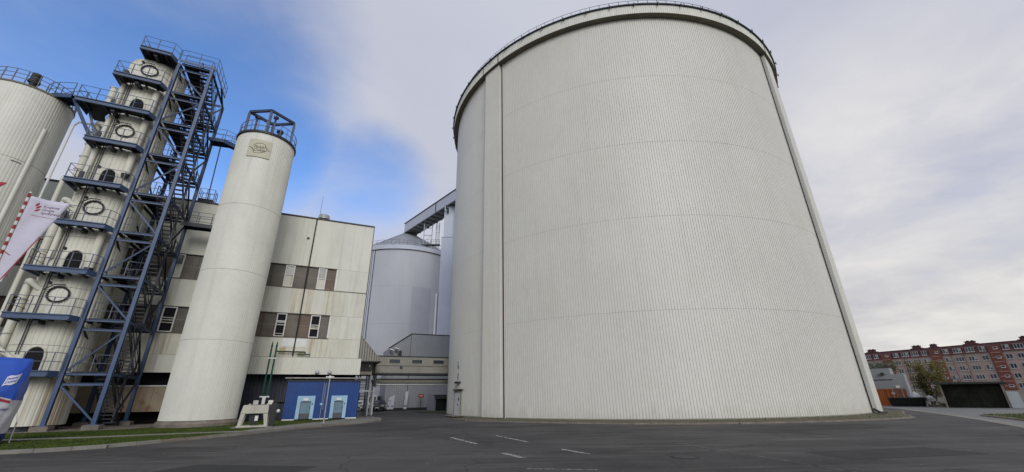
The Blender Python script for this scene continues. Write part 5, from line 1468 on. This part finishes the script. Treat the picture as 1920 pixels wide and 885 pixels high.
wp = yaw_thing('white_board', 'pale white board leaning at the right end of the black carport', 'board', 47.45, 41.4, RZ)
o = recalc(MB().add([(-.4, -.1, .02), (.4, -.1, .02), (.34, .22, 1.45), (-.4, .22, 1.5), (-.4, -.04, .02), (.4, -.04, .02), (.34, .28, 1.45), (-.4, .28, 1.5)], [(0, 1, 2, 3), (7, 6, 5, 4), (0, 4, 5, 1), (1, 5, 6, 2), (2, 6, 7, 3), (3, 7, 4, 0)]).build('sheet', mat('pale_board', (.30, .32, .33), .6, .08, 1), wp))
MB().box(-.47, -.41, -.12, .3, .02, 1.45).build('batten', CONC, wp)
gs = yaw_thing('grey_store', 'two-step pale grey box building with a wall fan behind the orange containers', 'building', 48.6, 56.0, RZ)
MB().box(-2.2, .55, 0, 4, 0.02, 4.5).build('tall_block', mat('pale_grey_wall', (.26, .275, .28), .6, .05, .6), gs)
MB().box(.55, 1.75, .1, 4, 0.02, 3.7).build('low_block', mat('pale_grey_wall', (.26, .275, .28)), gs)
MB().box(-2.25, .58, -.06, -.005, 3.0, 3.08).box(-2.25, .6, -.05, 4.02, 4.5, 4.56).build('trim', DARK, gs)
fan = MB().tube([(-.25, -.3, 3.75), (-.25, -.02, 3.75)], .2, 12).build('fan_housing', DARK, gs)
MB().box(-.7, .2, -.06, -.01, 3.72, 3.82).build('fan_bracket', GALV, fan)
MB().box(.62, 1.0, -.04, .09, 2.0, 2.3).build('notice', WHITE, gs)
for i, (x, y, l, lab) in enumerate(((45.5, 54.2, 1.6, 'rusty orange container beside the foot of the great silo'), (46.75, 53.0, 1.7, 'faded orange container right of the first one'))):
    oc = yaw_thing('orange_container', lab, 'container', x, y, RZ, 'orange containers')
    MB().corr_sheet(-l / 2, l / 2, -.5 - i * .1, .1, 1.88, .22, .05).build('side_sheet', ORANGE, oc)
    MB().box(-l / 2, l / 2, -.44 - i * .1, 0.2, .06, 1.85).build('body', ORANGE, oc)
    fr = MB()
    for z in (.02, 1.82): fr.box(-l / 2 - .02, l / 2 + .02, -.53 - i * .1, -.45 - i * .1, z, z + .09)
    for u in (-l / 2, l / 2): fr.box(u - .04, u + .04, -.54 - i * .1, -.44 - i * .1, .111, 1.819)
    fr.build('frame', ORANGE, oc)
    MB().box(-.5, -.2, -.54 - i * .1, -.52 - i * .1, 1.3, 1.5).build('label_plate', WHITE, oc)
kb = yaw_thing('black_skip', 'long low black skip container in front of the orange ones', 'skip', 44.7, 49.75, RZ)
recalc(MB().add([(-1.42, -.45, .05), (1.42, -.45, .05), (1.42, .8, .05), (-1.42, .8, .05), (-1.55, -.6, .88), (1.55, -.6, .92), (1.55, .95, .92), (-1.55, .95, .88)], [(3, 2, 1, 0), (0, 1, 5, 4), (1, 2, 6, 5), (2, 3, 7, 6), (3, 0, 4, 7)]).build('bin', BLACKP, kb))
MB().bar((-1.58, -.62, .88), (1.58, -.62, .92), .1, .1).bar((-1.58, .97, .88), (1.58, .97, .92), .1, .1).bar((-1.56, -.6, .88), (-1.56, .95, .88), .1, .1).bar((1.56, -.6, .92), (1.56, .95, .92), .1, .1).build('rim', BLACKP, kb)
rib = MB()
for k in range(7): rib.bar((-1.3 + k * .43, -.47, .08), (-1.34 + k * .45, -.615, .86), .07, .06)
rib.build('ribs', BLACKP, kb)
def heap(name, label, cat, x, y, s, h, m, seed, z=0, group=None):
    rr = random.Random(seed); mb = MB(); n, k = 14, 6
    for j in range(k + 1):
        t = j / k; rad = s * math.cos(t * 1.45) ** .8
        for i in range(n):
            a = 2 * math.pi * i / n; q = rad * rr.uniform(.82, 1.12)
            mb.v.append((x + q * math.cos(a), y + q * .8 * math.sin(a), z + h * math.sin(t * 1.5) * rr.uniform(.9, 1.06)))
    for j in range(k):
        for i in range(n):
            i2 = (i + 1) % n; mb.f.append((j * n + i, j * n + i2, (j + 1) * n + i2, (j + 1) * n + i))
    mb.f.append(tuple(k * n + i for i in range(n)))
    t = thing(name, label, cat, (x, y), 'W', group)
    mb.build('body', m, t, smooth=True); 
    MB().tube([(x - s * .1, y, z + h * .95), (x + s * .12, y - .02, z + h * 1.12)], .05, 6).build('tied_neck', m, t)
    return t
heap('bulk_bag', 'full white bulk bag heaped behind the black skip', 'bag', 46.0, 50.0, .5, .7, BAGWHITE, 2, .8, 'white bulk bags')
heap('bulk_bag', 'slumped white bulk bag at the right end of the skip', 'bag', 46.7, 49.1, .5, .55, BAGWHITE, 5, .55, 'white bulk bags')
sc_ = MB(); rr = random.Random(9)
for i in range(150):
    a, b = rr.uniform(-.6, 1.6), rr.uniform(-.5, .9); s = rr.uniform(.06, .2)
    px, py = 46.6 + a * .8, 47.6 - a * .75 + b; z = rr.uniform(0.02, .45) * (1 - abs(a - .4) / 1.8)
    q = Vector((rr.uniform(-1, 1), rr.uniform(-1, 1), rr.uniform(-.4, .4))).normalized() * s
    sc_.bar(Vector((px, py, z)) - q, Vector((px, py, z)) + q, s, s * .6)
rub = sc_.build('rubble', CONC); rub['kind'] = 'stuff'; rub['label'] = 'heap of pale rubble between skip and carport'; rub['category'] = 'rubble'
fc = yaw_thing('mesh_fence', 'grey wire fence behind the skip and shrub', 'fence', 47.6, 51.0, RZ)
for i in range(7): MB().box(-2.4 + i * .9, -2.34 + i * .9, 0, .06, .02, 1.9).build('post', GALV, fc)
wr = MB()
for k in range(12): wr.bar((-2.4, .03, .2 + k * .15), (3.1, .03, .2 + k * .15), .008)
for k in range(60): wr.bar((-2.4 + k * .092, .035, .15), (-2.4 + k * .092, .035, 1.9), .007)
wr.build('mesh', GALV, fc)
wl_ = yaw_thing('yard_wall', 'low weathered concrete wall running behind the sheds', 'wall', 62.0, 47.0, RZ)
for i in range(16): MB().box(-14 + i * 1.8, -14 + i * 1.8 + 1.78, 0, .15, .02, 1.5 + random.uniform(-.02, .03)).build('slab', CONC, wl_)

def leafy(name, label, cat, x, y, h, rx, nleaf, m, seed, trunk=.09, low=.25, leaf=.085, group=None):
    rr = random.Random(seed); t = thing(name, label, cat, (x, y), 'W', group)
    tb_ = MB(); tips = []
    def limb(p, d, L, r, depth):
        pts = [p]; q = p.copy(); dd = d.copy()
        for k in range(4):
            dd = (dd + Vector((rr.uniform(-.25, .25), rr.uniform(-.25, .25), rr.uniform(-.02, .16)))).normalized(); q = q + dd * L / 4; pts.append(q.copy())
        tb_.tube(pts, [r * (1 - .17 * i) for i in range(5)], 6)
        tips.append(q); tips.append(pts[2])
        if depth:
            for _ in range(4):
                b = pts[rr.choice((1, 2, 3, 4))]; limb(b.copy(), (dd + Vector((rr.uniform(-1, 1), rr.uniform(-1, 1), rr.uniform(-.1, .6))) * .9).normalized(), L * rr.uniform(.45, .7), r * .55, depth - 1)
    for _ in range(4):
        limb(Vector((x + rr.uniform(-.2, .2), y + rr.uniform(-.2, .2), 0)), Vector((rr.uniform(-.4, .4), rr.uniform(-.4, .4), 1)).normalized(), h * rr.uniform(.55, .8), trunk, 2)
    tb_.build('trunk', BARK, t)
    mb = MB()
    clumps = []
    for p in tips:
        if p.z > h * low * .7: clumps.append((p, rr.uniform(.25, .5) * rx * .55))
    for _ in range(18): 
        a = rr.uniform(0, 6.28); q = rr.random() ** .5; zz = rr.uniform(low, .97); w = rx * (1 - (abs(zz - .5) * 1.5) ** 2 * .75)
        clumps.append((Vector((x + w * q * math.cos(a), y + w * q * math.sin(a), zz * h)), rx * rr.uniform(.15, .32)))
    for i in range(nleaf):
        c, s = rr.choice(clumps)
        p = c + Vector((rr.gauss(0, .55), rr.gauss(0, .55), rr.gauss(0, .5))) * s
        if p.z < .1 or p.z > h * 1.04: continue
        n1 = Vector((rr.uniform(-1, 1), rr.uniform(-1, 1), rr.uniform(-1, 1))).normalized(); n2 = n1.orthogonal().normalized(); l = leaf * rr.uniform(.6, 1.3)
        mb.add([p - n1 * l, p + n2 * l * .45, p + n1 * l, p - n2 * l * .45], [(0, 1, 2, 3)])
    mb.build('crown', m, t)
    return t
leafy('shrub', 'tall yellow-green autumn shrub standing behind the black skip', 'shrub', 48.0, 50.2, 4.7, 1.75, 9000, LEAF, 21)
leafy('tree', 'dark green tree top showing above the grey box building', 'tree', 55.5, 66.5, 6.0, 2.3, 6000, LEAFD, 33, leaf=.12)
leafy('shrub', 'dark ivy-like bush at the right edge behind the white board', 'shrub', 51.0, 41.5, 3.0, 1.5, 6000, LEAFD, 12, low=.1)
leafy('shrub', 'low dark bush at the right edge of the picture beside the white board', 'shrub', 49.6, 39.6, 1.7, 1.0, 3500, LEAFD, 15, low=.05, leaf=.07)
leafy('shrub', 'small brown-green bush left of the black carport', 'shrub', 48.4, 46.9, 2.3, .9, 3500, LEAF, 18, low=.1, leaf=.07)
